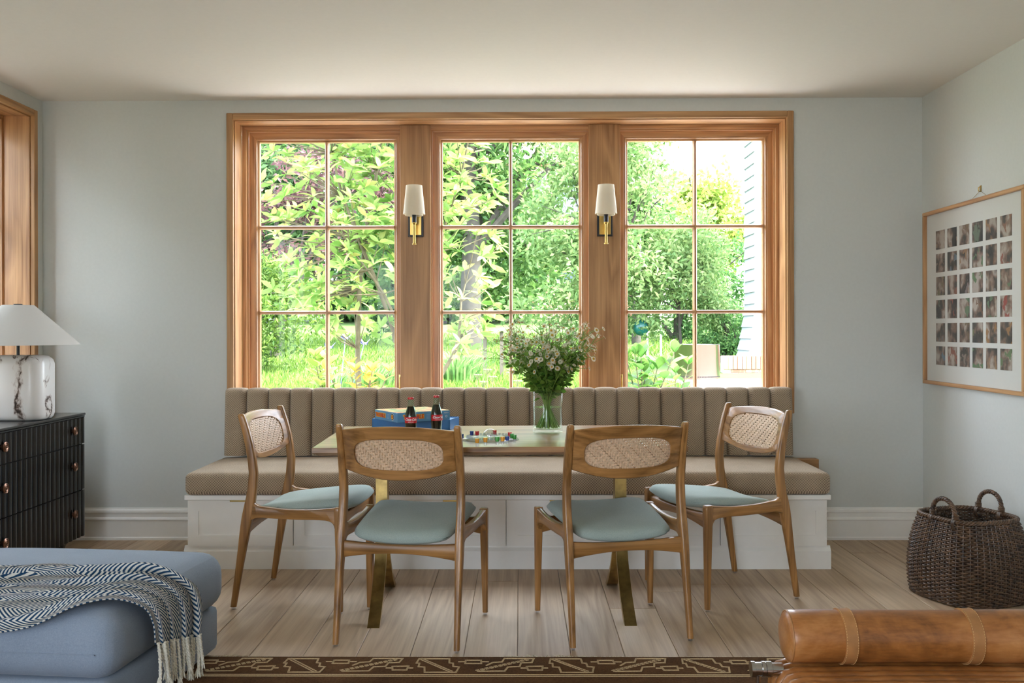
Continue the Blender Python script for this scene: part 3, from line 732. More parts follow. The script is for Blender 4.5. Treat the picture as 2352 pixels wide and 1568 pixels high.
for i in range(NS+1):
    s_ = i/NS; a = Vector(interp(NK, s_)); b_ = Vector(interp(FK, s_))
    side = Vector((1, -.05, .15)) if s_ > .86 else Vector((0, 0, 1)); mixw = min(1, max(0, (s_-.74)/.16)); nrm = Vector((0, 0, 1)).lerp(Vector((1, -.1, .25)), mixw).normalized()
    for j in range(NT_+1):
        t = j/NT_; p = a.lerp(b_, t)
        p.z = max(p.z, ott_top(p.x, p.y)+.004)
        ph_ = t*4.2+.55*math.sin(3.2*s_+1)+.3*math.sin(8*s_)
        fold = max(0, math.sin(2*PI*ph_))**1.4
        amp = .015+.009*math.sin(3.1*s_+5*t)+.022*math.exp(-((t-.72)/.16)**2)*(1-mixw)
        edge = min(1, t*9, (1-t)*9)
        p += nrm*(.006+amp*fold*(.35+.65*edge)+.0025*math.sin(23*t+9*s_))
        p.y += .016*math.cos(2*PI*ph_)*edge
        vs.append(p-Vector((0, 0, .40))); uvs.append((s_*1.18+.02*fold, t*.98))
    if i == NS: hem = vs[-(NT_+1):]
fs = [(i*(NT_+1)+j, (i+1)*(NT_+1)+j, (i+1)*(NT_+1)+j+1, i*(NT_+1)+j+1) for i in range(NS) for j in range(NT_)]
me = bpy.data.meshes.new('cloth'); me.from_pydata([p[:] for p in vs], [], fs)
ul = me.uv_layers.new(name='UVMap')
for l in me.loops: ul.data[l.index].uv = uvs[l.vertex_index]
me.polygons.foreach_set('use_smooth', [True]*len(me.polygons)); me.materials.append(M_throw)
cl = link('cloth', me, tw); sd = cl.modifiers.new('thick', 'SOLIDIFY'); sd.thickness = .004; sd.offset = -1
M_yarn = plain('cream_yarn', lin(226, 222, 208), .95, spec=.1, nscale=300, var=.15)
for k in range(21):
    t = (k+.5)/21; p = hem[int(t*NT_)].copy(); L = random.uniform(.095, .13); dx, dy = random.uniform(-.006, .016), random.uniform(-.022, .022)
    mb = MB()
    for st_ in range(2):
        path = []; rr = []
        for q in range(15):
            u = q/14; an = 2*PI*(u*5+st_/2)
            path.append((p.x+.004+dx*u+.0032*math.cos(an)*(1-.2*u)+.006*u*(1-u), p.y+dy*u*u+.0032*math.sin(an), max(-.395+.03*0, p.z+.004-L*u))); rr.append(.0037 if u < .86 else .0030)
        mb.tube(path, rr, 6)
    end = Vector(path[-1])
    for q in range(5):
        a = 2*PI*q/5; mb.tube([end+Vector((0, 0, .012)), end+Vector((.004*math.cos(a), .004*math.sin(a), 0)), end+Vector((.008*math.cos(a), .008*math.sin(a), -.016))], [.0032, .003, .0012], 4)
    mb.build('tassel', M_yarn, tw, 60)

# ================================================================== LEATHER LOUNGE + BOLSTER
m, nt, b = newmat('tan_leather'); b.inputs['Roughness'].default_value = .36; b.inputs['Coat Weight'].default_value = .35; b.inputs['Coat Roughness'].default_value = .3
v = coords(nt); f = noise(nt, v, 7, 5, .62, .5); g = noise(nt, v, 240, 3); h = noise(nt, coords(nt, 'Object', (1, 5, 5)), 26, 3, .6)
mixf = mth(nt, 'ADD', mth(nt, 'MULTIPLY', f, .8), mth(nt, 'MULTIPLY', h, .25))
nt.links.new(ramp(nt, mixf, [(.32, lin(92, 52, 22)), (.54, lin(158, 100, 48)), (.78, lin(196, 140, 84))]), b.inputs['Base Color']); bump(nt, b, g, .12, .001)
nt.links.new(mth(nt, 'MULTIPLY_ADD', f, .25, .24), b.inputs['Roughness']); M_lea = m
M_strap = plain('strap_leather', lin(168, 118, 70), .45, nscale=18, var=.2)
M_stitch = plain('stitch', lin(208, 168, 112), .8)
BX0, BX1, BY, BZ, BR = .722, 1.45, 2.555, .332, .0695
bo = empty('bolster_pillow', ((BX0+BX1)/2, BY, BZ-BR), 0, 'tan leather roll pillow with two straps on the lounge', 'pillow')
hl = (BX1-BX0)/2
prof = [(0, -hl-.010), (.03, -hl-.010), (.055, -hl-.006), (.066, -hl+.002)]+[(BR*(1+.012*math.sin(9*u)-.02*math.exp(-((u*hl*2-hl+hl-.155)/.03)**2)), -hl+.008+u*(2*hl-.016)) for u in np.linspace(0, 1, 40)]+[(.066, hl-.002), (.055, hl+.006), (.03, hl+.010), (0, hl+.010)]
MB().lathe(prof, 48, 'x', (0, 0, BR)).build('roll', M_lea, bo, 60)
for xx in (-hl, hl): MB().tube([(xx+math.copysign(.003, -xx), .067*math.cos(a), BR+.067*math.sin(a)) for a in np.linspace(0, 2*PI, 49)[:-1]], .0022, 6, closed=True).build('piping', M_strap, bo, 60)
for xx in (.878-(BX0+BX1)/2, 1.212-(BX0+BX1)/2):
    r = BR+.0035
    st = MB().lathe([(BR-.001, -.017), (r, -.0165), (r, .0165), (BR-.001, .017)], 48, 'x', (xx, 0, BR)).build('strap', M_strap, bo, 30)
    mb = MB()
    for o_ in (-.0145, .0145):
        for k in range(64):
            a0, a1 = 2*PI*k/64, 2*PI*(k+.55)/64
            mb.tube([(xx+o_, (r+.0004)*math.cos(a0), BR+(r+.0004)*math.sin(a0)), (xx+o_, (r+.0004)*math.cos(a1), BR+(r+.0004)*math.sin(a1))], .0007, 4)
    tag(mb.build('stitching', M_stitch, st), kind='stuff')
lo = empty('leather_lounge', (1.086, 2.0, 0), 0, 'channelled tan leather lounge on a steel tube frame, lower right corner', 'lounge seat')
hw_ = .385; PZ = BZ-BR-.029
chm = MB(); path = [(-hw_+.012, 0, -.075), (-hw_+.001, 0, -.05), (-hw_+.003, 0, -.024), (-hw_+.016, 0, -.006), (-hw_+.04, 0, .0), (-.2, 0, .002), (0, 0, .003), (.2, 0, .002), (hw_-.04, 0, 0), (hw_-.016, 0, -.006), (hw_-.003, 0, -.024), (hw_-.001, 0, -.05), (hw_-.012, 0, -.075)]
chm.tube(path, .0195, 10, flat=1.)
cme = chm.mesh('channel', 60); cme.materials.append(M_lea)
for k in range(24): link('channel', cme, lo, (0, .60-k*.036, PZ+.0045-.02*0))
MB().box(-hw_+.015, hw_-.015, -.24, .61, PZ-.085, PZ-.004, .01).build('pad_core', M_lea, lo)
for yy in (.545, -.2):
    for sx in (-1, 1):
        MB().lathe([(0, 0), (.0215, 0), (.0215, .010), (.0185, .011), (.0185, .028), (.0215, .029), (.0215, .038), (.019, .039), (.0215, .041), (.0215, .055), (.017, .057), (.017, .085), (0, .085)], 28, 'x', (0, 0, 0)).build('coupling', M_chrome, lo, 30, (sx*.463, yy, PZ+.012), (0, 0, 0 if sx < 0 else PI))
        MB().tube([(sx*.443, yy, PZ), (sx*.443, yy, .0095)], .0068, 12).build('post', M_chrome, lo, 40)
    MB().tube([(-.443, yy, PZ-.045), (.443, yy, PZ-.045)], .005, 10).build('crossbar', M_chrome, lo, 40)

# ================================================================== BASKET
m, nt, b = newmat('dark_wicker'); b.inputs['Roughness'].default_value = .42
f = noise(nt, coords(nt), 38, 3); nt.links.new(ramp(nt, f, [(.3, lin(48, 34, 24)), (.7, lin(112, 84, 60))]), b.inputs['Base Color']); M_wick = m
bk = empty('wicker_basket', (1.955, 4.115, 0), rad(19), 'dark brown wicker basket with two twisted handles in the corner', 'basket')
bz = [(0, (.196,)), (.05, (.204,)), (.14, (.207,)), (.22, (.200,)), (.29, (.185,)), (.34, (.170,)), (.36, (.166,))]
def bpt(a, z, off=0.):
    h = interp(bz, z)[0]+off; c, s_ = math.cos(a), math.sin(a); e = 3.4
    r = h/(abs(c)**e+abs(s_)**e)**(1/e); return (r*c, r*s_, z)
NST = 52; rows = 42; mb = MB()
for r in range(rows):
    z = .008+r*(.335/rows); n = NST*3; path = [bpt(2*PI*k/n, z, .0058*math.cos(PI*(k/3)+PI*r)) for k in range(n)]
    mb.tube(path, .0040, 5, closed=True)
tag(mb.build('weave', M_wick, bk, 70), kind='stuff')
mb = MB()
for k in range(NST):
    a = 2*PI*k/NST; mb.tube([bpt(a, z) for z in np.linspace(.004, .345, 9)], .0032, 5)
tag(mb.build('stakes', M_wick, bk, 70), kind='stuff')
mb = MB()
for st_ in range(3):
    n = 150; path = []
    for k in range(n):
        a = 2*PI*k/n; an = a*26+2*PI*st_/3; p = bpt(a, .352); path.append((p[0]*(1+.03*math.cos(an)), p[1]*(1+.03*math.cos(an)), .350+.0065*math.sin(an)))
    mb.tube(path, .0058, 6, closed=True)
mb.build('rim', M_wick, bk, 70)
mb = MB()
for st_ in range(2):
    n = 150; path = []
    for k in range(n):
        a = 2*PI*k/n; an = a*24+PI*st_; p = bpt(a, .006); path.append((p[0]*(1+.022*math.cos(an)), p[1]*(1+.022*math.cos(an)), .0085+.003*math.sin(an)))
    mb.tube(path, .0052, 6, closed=True)
mb.build('foot_rim', M_wick, bk, 70)
bt = [bpt(2*PI*k/48, .0, -.01) for k in range(48)]; MB().loft([[(x, y, .004) for x, y, z in bt], [(x, y, .012) for x, y, z in bt]]).build('bottom', M_wick, bk)
for sx, yc in ((-1, -.035), (1, .035)):
    mb = MB(); hx_ = .160
    for st_ in range(3):
        path = []
        for q in range(41):
            u = q/40; a = PI*u; an = u*2*PI*6+2*PI*st_/3
            c = Vector((sx*(hx_+.004*math.sin(a)), yc+.064*math.cos(a)*(1+.12*math.sin(a)), .345+.094*math.sin(a)**.8))
            rad_ = Vector((0, math.cos(a), math.sin(a))); path.append(c+(rad_*math.cos(an)+Vector((1, 0, 0))*math.sin(an))*.0052)
        mb.tube(path, .0058, 6)
    h_ = mb.build('handle', M_wick, bk, 70)
    for e_ in (-1, 1):
        mb = MB()
        for q in range(3): mb.tube([(sx*hx_+.017*math.cos(a), yc+e_*.064+(q-1)*.006, .338+.026*math.sin(a)) for a in np.linspace(0, 2*PI, 15)[:-1]], .0032, 5, closed=True)
        for q in range(3): mb.tube([(sx*hx_+.012*math.cos(a), yc+e_*.064+.012*math.sin(a), .366+.006*q) for a in np.linspace(0, 2*PI, 15)[:-1]], .0030, 5, closed=True)
        mb.build('binding', M_wick, h_, 70)
mb = MB(); rings = []
for z in np.linspace(.02, .335, 14):
    rings.append([(bpt(2*PI*k/72, z, -.014)[0]+.005*math.sin(k*1.7+z*60)*math.cos(k*.6), bpt(2*PI*k/72, z, -.014)[1]+.005*math.cos(k*2.3+z*47), z+.010*math.sin(k*.9)*(z > .3)) for k in range(72)])
mb.loft(rings, cap=False); mb.build('plastic_liner', thin_glass('liner_film', (.88, .89, .9, 1), .05, .2), bk, 30)

# ================================================================== FRAMED PHOTOS (on the right wall; local x = +y direction reversed, faces -x)
pf = empty('photo_collage_frame', (XR, 4.635, .869), 0, 'oak framed collage of thirty-six small photos hanging on the right wall', 'picture frame')
PW, PH = .515, .930
YF = (-PW, PW)
def ybar(y0, y1, z0, z1, mat): return MB().box(-.030, -.004, y0, y1, z0, z1, .002).build('frame_bar', mat, pf)
ybar(-PW, PW, 0, .019, M_oak['y']); ybar(-PW, PW, PH-.019, PH, M_oak['y']); ybar(-PW, -PW+.019, .0192, PH-.0192, M_oak['z']); ybar(PW-.019, PW, .0192, PH-.0192, M_oak['z'])
MB().box(-.012, -.006, -PW+.017, PW-.017, .017, PH-.017).build('mat_board', plain('mat_white', lin(236, 236, 230), .8), pf)
m, nt, b = newmat('photo_print'); b.inputs['Roughness'].default_value = .35
oi = nt.nodes.new('ShaderNodeObjectInfo'); sc = mth(nt, 'MULTIPLY', oi.outputs['Random'], 91.); cv = nt.nodes.new('ShaderNodeCombineXYZ')
for i in range(3): nt.links.new(sc, cv.inputs[i])
v = coords(nt, 'Object', (1, 1, .8), loc=cv.outputs[0])
f = noise(nt, v, 15, 3, .5, .2); g = noise(nt, v, 24, 2, .5, .1)
c1 = ramp(nt, f, [(.30, lin(16, 14, 14)), (.43, lin(62, 50, 44)), (.52, lin(140, 110, 92)), (.62, lin(190, 178, 166))])
c2 = ramp(nt, oi.outputs['Random'], [(0, lin(150, 110, 84)), (.2, lin(100, 130, 150)), (.4, lin(170, 120, 60)), (.55, lin(120, 120, 120)), (.75, lin(90, 130, 80)), (1, lin(160, 70, 60))])
mx = nt.nodes.new('ShaderNodeMix'); mx.data_type = 'RGBA'; nt.links.new(mth(nt, 'GREATER_THAN', g, .6), mx.inputs['Factor']); nt.links.new(c1, mx.inputs['A']); nt.links.new(c2, mx.inputs['B'])
nt.links.new(mx.outputs['Result'], b.inputs['Base Color'])
pme = MB().box(-.0145, -.012, 0, .100, 0, .098).mesh('photo'); pme.materials.append(m)
for r in range(6):
    for c in range(6): link('photo', pme, pf, (0, 5.016-4.635-.100-c*.1335, 1.588-.869-r*.1223))
MB().box(-.020, -.0185, -PW+.018, PW-.018, .018, PH-.018).build('glazing', thin_glass('frame_glass', (.97, .97, .97, 1), .05), pf)
MB().tube([(-.012, .10-.0785, PH-.01), (-.004, -.078, PH+.036), (-.012, -.26+.08, PH-.01)], .0009, 5).build('wire', M_brass, pf)
mb = MB(); mb.box(-.003, 0, -.085, -.071, PH+.03, PH+.062, .0008); mb.tube([(-.003, -.078, PH+.056), (-.012, -.078, PH+.052), (-.012, -.078, PH+.036), (-.004, -.078, PH+.032)], .0022, 6); mb.build('hook', M_brass, pf)

# ================================================================== THINGS ON THE TABLE
def text_mesh(s_, size, shear=0., offset=0., extrude=.0003, align='CENTER', spacing=1.):
    cu = bpy.data.curves.new('txt', 'FONT'); cu.body = s_; cu.size = size; cu.shear = shear; cu.offset = offset; cu.extrude = extrude; cu.align_x = align; cu.align_y = 'CENTER'; cu.space_character = spacing; cu.resolution_u = 3
    o = bpy.data.objects.new('txt', cu); COL.objects.link(o); dg = bpy.context.evaluated_depsgraph_get(); me = bpy.data.meshes.new_from_object(o.evaluated_get(dg))
    bpy.data.objects.remove(o); return me
M_blue = plain('box_blue', lin(24, 112, 176), .4); M_blue2 = plain('lid_blue', lin(92, 156, 206), .4, nscale=12, var=.08)
m, nt, b = newmat('lid_art'); b.inputs['Roughness'].default_value = .35
nt.links.new(ramp(nt, noise(nt, coords(nt), 14, 3, .5, 1.), [(.35, lin(120, 176, 120)), (.5, lin(232, 214, 150)), (.65, lin(226, 160, 120))]), b.inputs['Base Color']); M_art = m
M_yel = plain('print_yellow', lin(248, 202, 50), .5); M_red = plain('print_red', lin(206, 58, 34), .5); M_whp = plain('print_white', lin(236, 238, 240), .5)
bb = empty('game_box', (-.482, 4.315, TZ), rad(-11), 'deep blue lower tray of a board game box on the table', 'box')
bbw, bbd, bbh = .368, .16, .046
mb = MB(); mb.box(-bbw/2, bbw/2, -bbd/2, bbd/2, 0, .003)
for a, b_, c, d in ((-bbw/2, bbw/2, -bbd/2, -bbd/2+.004), (-bbw/2, bbw/2, bbd/2-.004, bbd/2), (-bbw/2, -bbw/2+.004, -bbd/2, bbd/2), (bbw/2-.004, bbw/2, -bbd/2, bbd/2)): mb.box(a, b_, c, d, 0, bbh)
mb.build('tray', M_blue, bb)
MB().box(-bbw/2+.004, bbw/2-.004, -bbd/2+.004, bbd/2-.004, .038, .042).build('insert', M_blue, bb)
ld = empty('game_box', (-.490, 4.235, TZ+.0462), rad(34), 'light blue board game box lid set askew on its tray', 'box')
lw_, ld_, lh = .262, .228, .043
MB().box(-lw_/2, lw_/2, -ld_/2, ld_/2, 0, lh-.001, .001).build('lid_body', M_blue2, ld)
MB().box(-lw_/2+.001, lw_/2-.001, -ld_/2+.001, ld_/2-.001, lh-.001, lh).build('lid_art', M_art, ld)
def face_text(s_, size, mat, name, parent, loc, rz, off=0., sh=0., sx=1.):
    me = text_mesh(s_, size, sh, off); me.materials.append(mat); o = link(name, me, parent, loc); o.rotation_euler = (PI/2, 0, rz); o.scale = (sx, 1, 1); return o
# front face (-y) and left face (-x)
for rz, face in ((0, 'f'), (-PI/2, 'l')):
    if face == 'f':
        P_ = lambda x, z, o: (x, -ld_/2-o, z); q = -.052
    else:
        P_ = lambda x, z, o: (-lw_/2-o, -x, z); q = -.055
    face_text('TROUBLE', .0235, M_yel, 'title_outline', ld, P_(q, .0215, .0006), rz, .0026)
    face_text('TROUBLE', .0235, M_red, 'title', ld, P_(q, .0215, .0014), rz, .0006)
    for k in range(4):
        face_text('- --- -- ----', .006, M_whp, 'small_print', ld, P_(.022, .029-k*.0055, .0006), rz)
    cx = .072 if face == 'f' else .066
    for r_, c_, o_ in ((.0165, M_whp, .0006), (.0148, plain('emblem_navy', lin(50, 80, 120), .5), .0012), (.010, M_yel, .0018), (.005, M_red, .0024)):
        e = MB().lathe([(0, 0), (r_, 0), (r_, .0006), (0, .0006)], 24).build('emblem', c_, ld, None, P_(cx, .0215, o_)); e.rotation_euler = (PI/2, 0, rz)
face_text('AGES 5+', .0065, M_whp, 'small_print', ld, (.112, -ld_/2-.0006, .032), 0)
face_text('O', .014, M_whp, 'small_print', ld, (.112, -ld_/2-.0006, .016), 0)

M_bglass = thin_glass('bottle_glass', (.80, .92, .84, 1), .035); M_cola = plain('cola', lin(26, 8, 5), .08, coat=.4)
M_redlab = plain('label_red', lin(200, 24, 36), .4); M_cap = plain('cap_red', lin(190, 28, 34), .35, coat=.3)
def bottle(loc, rz, label):
    o = empty('soda_bottle', loc, rz, label, 'bottle', 'soda bottles on the table'); k = .172/.195
    prof = [(0, .002), (.023, .0), (.0265, .004), (.0262, .014), (.0248, .034), (.0256, .052), (.0282, .070), (.0288, .088), (.0286, .104), (.0262, .120), (.0212, .138), (.0165, .153), (.0138, .166), (.0130, .176), (.0138, .180), (.0138, .186), (.0118, .188), (.0118, .1925)]
    MB().lathe([(r*k, z*k) for r, z in prof], 36).build('glass', M_bglass, o, 40)
    inn = [(0, .004)]+[(r-.0016, z) for r, z in prof[2:12]]+[(.0142, .1545), (0, .1545)]
    MB().lathe([(r*k, z*k) for r, z in inn], 36).build('cola', M_cola, o, 40)
    MB().lathe([(0, .1965), (.0120, .1965), (.0136, .1945), (.0142, .188), (.0140, .187)]and[(r*k, z*k) for r, z in ((0, .1965), (.0120, .1965), (.0136, .1945), (.0145, .188), (.0140, .1865))], 30).build('cap', M_cap, o, 30)
    def rad_at(z): return interp([(q[1], (q[0],)) for q in prof[3:14]], z)[0]
    mb = MB(); A = 1.25
    rings = [[(math.sin(a)*(rad_at(z)+.0004)*k, -math.cos(a)*(rad_at(z)+.0004)*k, z*k) for a in np.linspace(-A, A, 25)] for z in np.linspace(.078, .106, 6)]
    vs_ = [p for r in rings for p in r]; mb.add(vs_, [(i*25+j, i*25+j+1, (i+1)*25+j+1, (i+1)*25+j) for i in range(5) for j in range(24)])
    lb = mb.build('label', M_redlab, o, 60)
    for txt, sz, zc_, sh, off in (('Coca-Cola', .0150, .094, .38, .0004), ('ORIGINAL TASTE', .0040, .0825, 0, .0001)):
        me = text_mesh(txt, sz, sh, off, .0002, 'CENTER', .86)
        for v_ in me.vertices:
            x, y, d = v_.co; z = zc_+y; r = rad_at(z)+.0009+d; a = x/rad_at(z)
            v_.co = (math.sin(a)*r*k, -math.cos(a)*r*k, z*k)
        me.materials.append(M_whp); link('lettering', me, lb)
    return o
bottle((-.4515, 3.85, TZ), rad(6), 'glass cola bottle with red label, left of the two on the table')
bottle((-.3550, 3.95, TZ), rad(24), 'glass cola bottle with red label, right of the two on the table')

# game board
gb = empty('game_board', (-.125, 3.83, TZ), rad(6), 'clear plastic pop-dome game board on the table', 'game board')
rings = []
for z, r in ((0, .118), (.002, .124), (.006, .124), (.008, .118), (.010, .112), (.010, .06)):
    rings.append([(r*math.cos(PI*(k+.5)/4+0)*1.0, r*math.sin(PI*(k+.5)/4), z) for k in range(8)])
MB().loft(rings).build('tray', M_clear, gb)
for k in range(36):
    a = 2*PI*k/36; MB().lathe([(.0, .010), (.0062, .010), (.0062, .018), (.0045, .018), (.0045, .0105)], 10, c=(.092*math.cos(a), .092*math.sin(a), 0)).build('slot', M_clear, gb, 30) if k % 1 == 0 else None
mb = MB().lathe([(.034, .010), (.034, .016), (.030, .017)], 30); mb.build('dome_ring', M_clear, gb, 30)
MB().lathe([(.030*math.cos(a), .016+.030*math.sin(a)) for a in np.linspace(0, PI/2*.98, 10)], 30).build('dome', thin_glass('dome_plastic', (.9, .92, .95, 1), .2), gb, 60)
MB().box(-.006, .006, -.006, .006, .012, .024, .001).build('die', M_whp, gb)
PCOL = {'blue': lin(20, 70, 160), 'red': lin(200, 20, 40), 'yellow': lin(232, 160, 30), 'green': lin(50, 150, 50)}
PM = {k: plain('peg_'+k, c, .3, coat=.4) for k, c in PCOL.items()}
pt_ = MB().lathe([(.0, .030), (.0078, .030), (.0082, .028), (.0072, .013), (0, .013)], 18).mesh('peg_cap', 30); pb_ = MB().lathe([(.0, .0), (.0055, 0), (.0062, .013), (0, .013)], 14).mesh('peg_stem', 30); pb_.materials.append(M_clear)
pegs = [('blue', 1083.6, 994, 'blue game peg left of the dome at the back'), ('red', 1096, 994, 'red game peg just left of the dome'), ('red', 1136.5, 992, 'red game peg just right of the dome'), ('red', 1171, 997, 'red game peg behind the two green ones at the right'),
        ('green', 1176, 1000.5, 'green game peg, left of the pair at the right end'), ('green', 1182, 1003, 'green game peg, rightmost of all the pegs'), ('blue', 1165, 1006, 'blue game peg between the yellow and green pegs'), ('yellow', 1154.5, 1007.5, 'yellow game peg right of a green peg'),
        ('green', 1142, 1008, 'green game peg at the front middle of the board'), ('yellow', 1115, 1009.5, 'yellow game peg in front of the dome'), ('yellow', 1096, 1011.5, 'yellow game peg at the front left of the board'), ('blue', 1060.5, 1001, 'blue game peg at the left end, half hidden by a chair')]
for c_, px, py, lb in pegs:
    p = onz(px, py, TZ+.032); e = empty('game_peg', (p.x, p.y, TZ+.0101), 0, lb, 'game peg', 'pegs on the game board')
    me = pt_ if not pt_.materials else pt_.copy(); me.materials.clear(); me.materials.append(PM[c_]); link('peg_cap', me, e); link('peg_stem', pb_, e)

# vase + bouquet
VX, VY = .119, 4.10
vs_ = empty('glass_vase', (VX, VY, TZ), 0, 'clear cylindrical glass vase half full of water on the table', 'vase')
MB().lathe([(0, .0), (.060, 0), (.0648, .004), (.0655, .012), (.0648, .187), (.0635, .189), (.0622, .187), (.0625, .022), (.058, .016), (0, .015)], 48).build('glass', M_vase, vs_, 40)
MB().lathe([(0, .0155), (.056, .0165), (.0618, .023), (.0618, .112), (0, .112)], 40).build('water', M_water, vs_, 40)
bq = empty('flower_bouquet', (VX, VY, TZ+.018), 0, 'full bunch of small white daisies with green leaves in the vase', 'flowers')
M_stem = plain('stem_green', lin(112, 148, 62), .5); M_pet = shade_mat('petal_white', lin(232, 226, 206), .3); M_cen = plain('flower_centre', lin(188, 148, 50), .8)
fl_mb = MB()
for k in range(14):
    a = 2*PI*k/14; w = .16; fl_mb.add([(.25*math.cos(a-w*.6), .25*math.sin(a-w*.6), 0), (math.cos(a-w), math.sin(a-w), -.08), (1.08*math.cos(a), 1.08*math.sin(a), -.12), (math.cos(a+w), math.sin(a+w), -.08), (.25*math.cos(a+w*.6), .25*math.sin(a+w*.6), 0)], [(0, 1, 2, 3, 4)])
pet_me = fl_mb.mesh('flower_head'); pet_me.materials.append(M_pet); pet_me.materials.append(M_cen)
cb = MB().lathe([(.46, -.02), (.42, .14), (.26, .26), (0, .30)], 12).mesh('c', 60)
bm = bmesh.new(); bm.from_mesh(pet_me); n0 = len(bm.faces); bm.from_mesh(cb); bm.faces.ensure_lookup_table()
for f_ in bm.faces[n0:]: f_.material_index = 1
bm.to_mesh(pet_me); bm.free()
M_bleaf = leafmat('bouquet_leaf', lin(88, 146, 40), lin(160, 204, 80), .5)
heads = []; LP, LD, LL = [], [], []
random.seed(11)
for i in range(52):
    a = 2*PI*i/52*3.618+random.uniform(-.2, .2); tilt = random.random()**.5
    rb = .052*random.random()**.5; b0 = Vector((-rb*math.cos(a), -rb*math.sin(a), .004))
    neck = Vector((.042*tilt*math.cos(a), .042*tilt*math.sin(a), .165))
    R_ = .240*tilt; hh = .325+.125*math.sqrt(max(0, 1-tilt**2*.8))+random.uniform(-.06, .03)
    tip = Vector((R_*math.cos(a), R_*math.sin(a)*.85, hh))
    K = [(0, b0[:]), (.4, neck[:]), (.72, neck.lerp(tip, .5)[:]), (1, tip[:])]; path = [Vector(interp(K, t)) for t in np.linspace(0, 1, 11)]
    mb = MB(); mb.tube(path, [.0024-.0012*t for t in np.linspace(0, 1, 11)], 5)
    nb = random.randint(9, 13)
    for q in range(nb):
        s0 = path[random.randint(6, 9)]; d_ = Vector((random.gauss(0, 1), random.gauss(0, 1), random.uniform(.3, 1.4))).normalized(); out = Vector((math.cos(a), math.sin(a), 0))*.4*tilt
        e_ = s0+(d_+out).normalized()*random.uniform(.045, .125); e_.z = max(e_.z, s0.z+.01)
        mid = s0.lerp(e_, .5)+Vector((0, 0, .008)); mb.tube([s0, mid, e_], [.0012, .0010, .0008], 4); heads.append((e_, (e_-mid).normalized()))
    heads.append((tip, (path[-1]-path[-2]).normalized())); mb.build('stem', M_stem, bq, 60)
    for q in range(36):
        t = random.uniform(4.0, 8.7)-random.random()*.8; j = int(t); p = path[j].lerp(path[j+1], t-j); dv = Vector((random.gauss(0, 1), random.gauss(0, 1), random.uniform(-.3, .8))).normalized()
        p = p+dv*random.uniform(0, .028)
        LP.append(p[:]); LD.append(dv[:]); LL.append(random.uniform(.014, .036))
heads = [h for h in heads if h[0].z > .25]; random.shuffle(heads)
for p, d_ in heads[:300]:
    o = link('flower_head', pet_me, bq, p[:]); o.scale = (random.uniform(.0085, .0125),)*3
    dd = (d_+Vector((random.gauss(0, .35), random.gauss(0, .35)-.15, .3))).normalized(); o.rotation_euler = dd.to_track_quat('Z', 'Y').to_euler()
mbx = MB()
for p, d_ in heads[300:]:
    dd = (d_+Vector((random.gauss(0, .35), random.gauss(0, .35)-.15, .3))).normalized(); mt_ = Matrix.Translation(p) @ dd.to_track_quat('Z', 'Y').to_matrix().to_4x4() @ Matrix.Scale(random.uniform(.0078, .0108), 4)
    mbx.add([mt_ @ Vector(q) for q in fl_mb.v], fl_mb.f)
tag(mbx.build('small_flowers', M_pet, bq), kind='stuff')
def leaf_mesh(name, P, D, L, W, mat, rng, droop=.25, tri=4):
    """numpy leaves: base points, directions, lengths, widths"""
    P = np.asarray(P, float); D = np.asarray(D, float); L = np.asarray(L, float)[:, None]; n = len(P); W = np.asarray(W, float).reshape(-1, 1)*np.ones((n, 1))
    D = D/np.linalg.norm(D, axis=1, keepdims=True); u = rng.normal(size=(n, 3)); A = np.cross(D, u); A /= np.linalg.norm(A, axis=1, keepdims=True)+1e-9; Nn = np.cross(A, D)
    Nn *= np.sign(Nn[:, 2:3]+1e-9); dz = np.array([0, 0, -1.])
    up_ = Nn*L; b = P; tip = P+D*L+dz*droop*L*.6
    if tri == 4:   # six-sided leaf with a midrib
        q = lambda t, k, h: P+D*L*t+A*W*k+up_*h+dz*droop*L*.6*t*t
        V_ = np.stack([b, q(.28, -.40, .05), q(.66, -.40, .04), tip, q(.66, .40, .04), q(.28, .40, .05), q(.48, 0, -.015)], 1).reshape(-1, 3); idx = np.arange(n)[:, None]*7
        Fc = np.concatenate([idx+np.array([[i, (i+1) % 6, 6]]) for i in range(6)], 1).reshape(-1, 3); rr = np.repeat(rng.random(n), 6)
    else:
        l = P+D*L*.45+A*W/2+up_*.06; r = P+D*L*.45-A*W/2+up_*.06; idx = np.arange(n)[:, None]*4
        V_ = np.stack([b, r, tip, l], 1).reshape(-1, 3)
        Fc = np.concatenate([idx+np.array([[0, 1, 2]]), idx+np.array([[0, 2, 3]])], 1).reshape(-1, 3); rr = np.repeat(rng.random(n), 2)
    return mesh_np(name, V_, Fc, mat, rr)
tag(link('leaves', leaf_mesh('leaves', LP, LD, LL, np.array(LL)*.62, M_bleaf, RNG), bq), kind='stuff')

# ================================================================== THE GARDEN
def gz(x, y):
    """ground height: terrace level beyond the window, rising toward the back"""
    t = min(1, max(0, (y-5.65)/.5)); t = t*t*(3-2*t)
    base = -.14+.59*t
    if y > 13: base += (y-13)*.062
    return base
M_soil = plain('lawn_soil', lin(70, 98, 38), .95, nscale=2.2, var=.2)
M_bounce_grey = plain('grey_bounce_ground', lin(150, 146, 138), .9, nscale=3, var=.12)  # unseen ground round the house, greyed to cut green bounce light
M_bounce_pale = plain('pale_bounce_ground', lin(166, 164, 162), .95, nscale=9, var=.3)  # unseen strip below the windows, made pale to bounce light onto the ceiling
n1, n2 = 56, 62; vs = []; XS = np.linspace(-45, 45, n1); YS = np.concatenate([np.linspace(-30, 5.4, 12), np.linspace(5.6, 8, 12), np.linspace(8.5, 20, 20), np.linspace(21, 80, 18)])
for y in YS:
    for x in XS: vs.append((x, y, gz(x, y)))
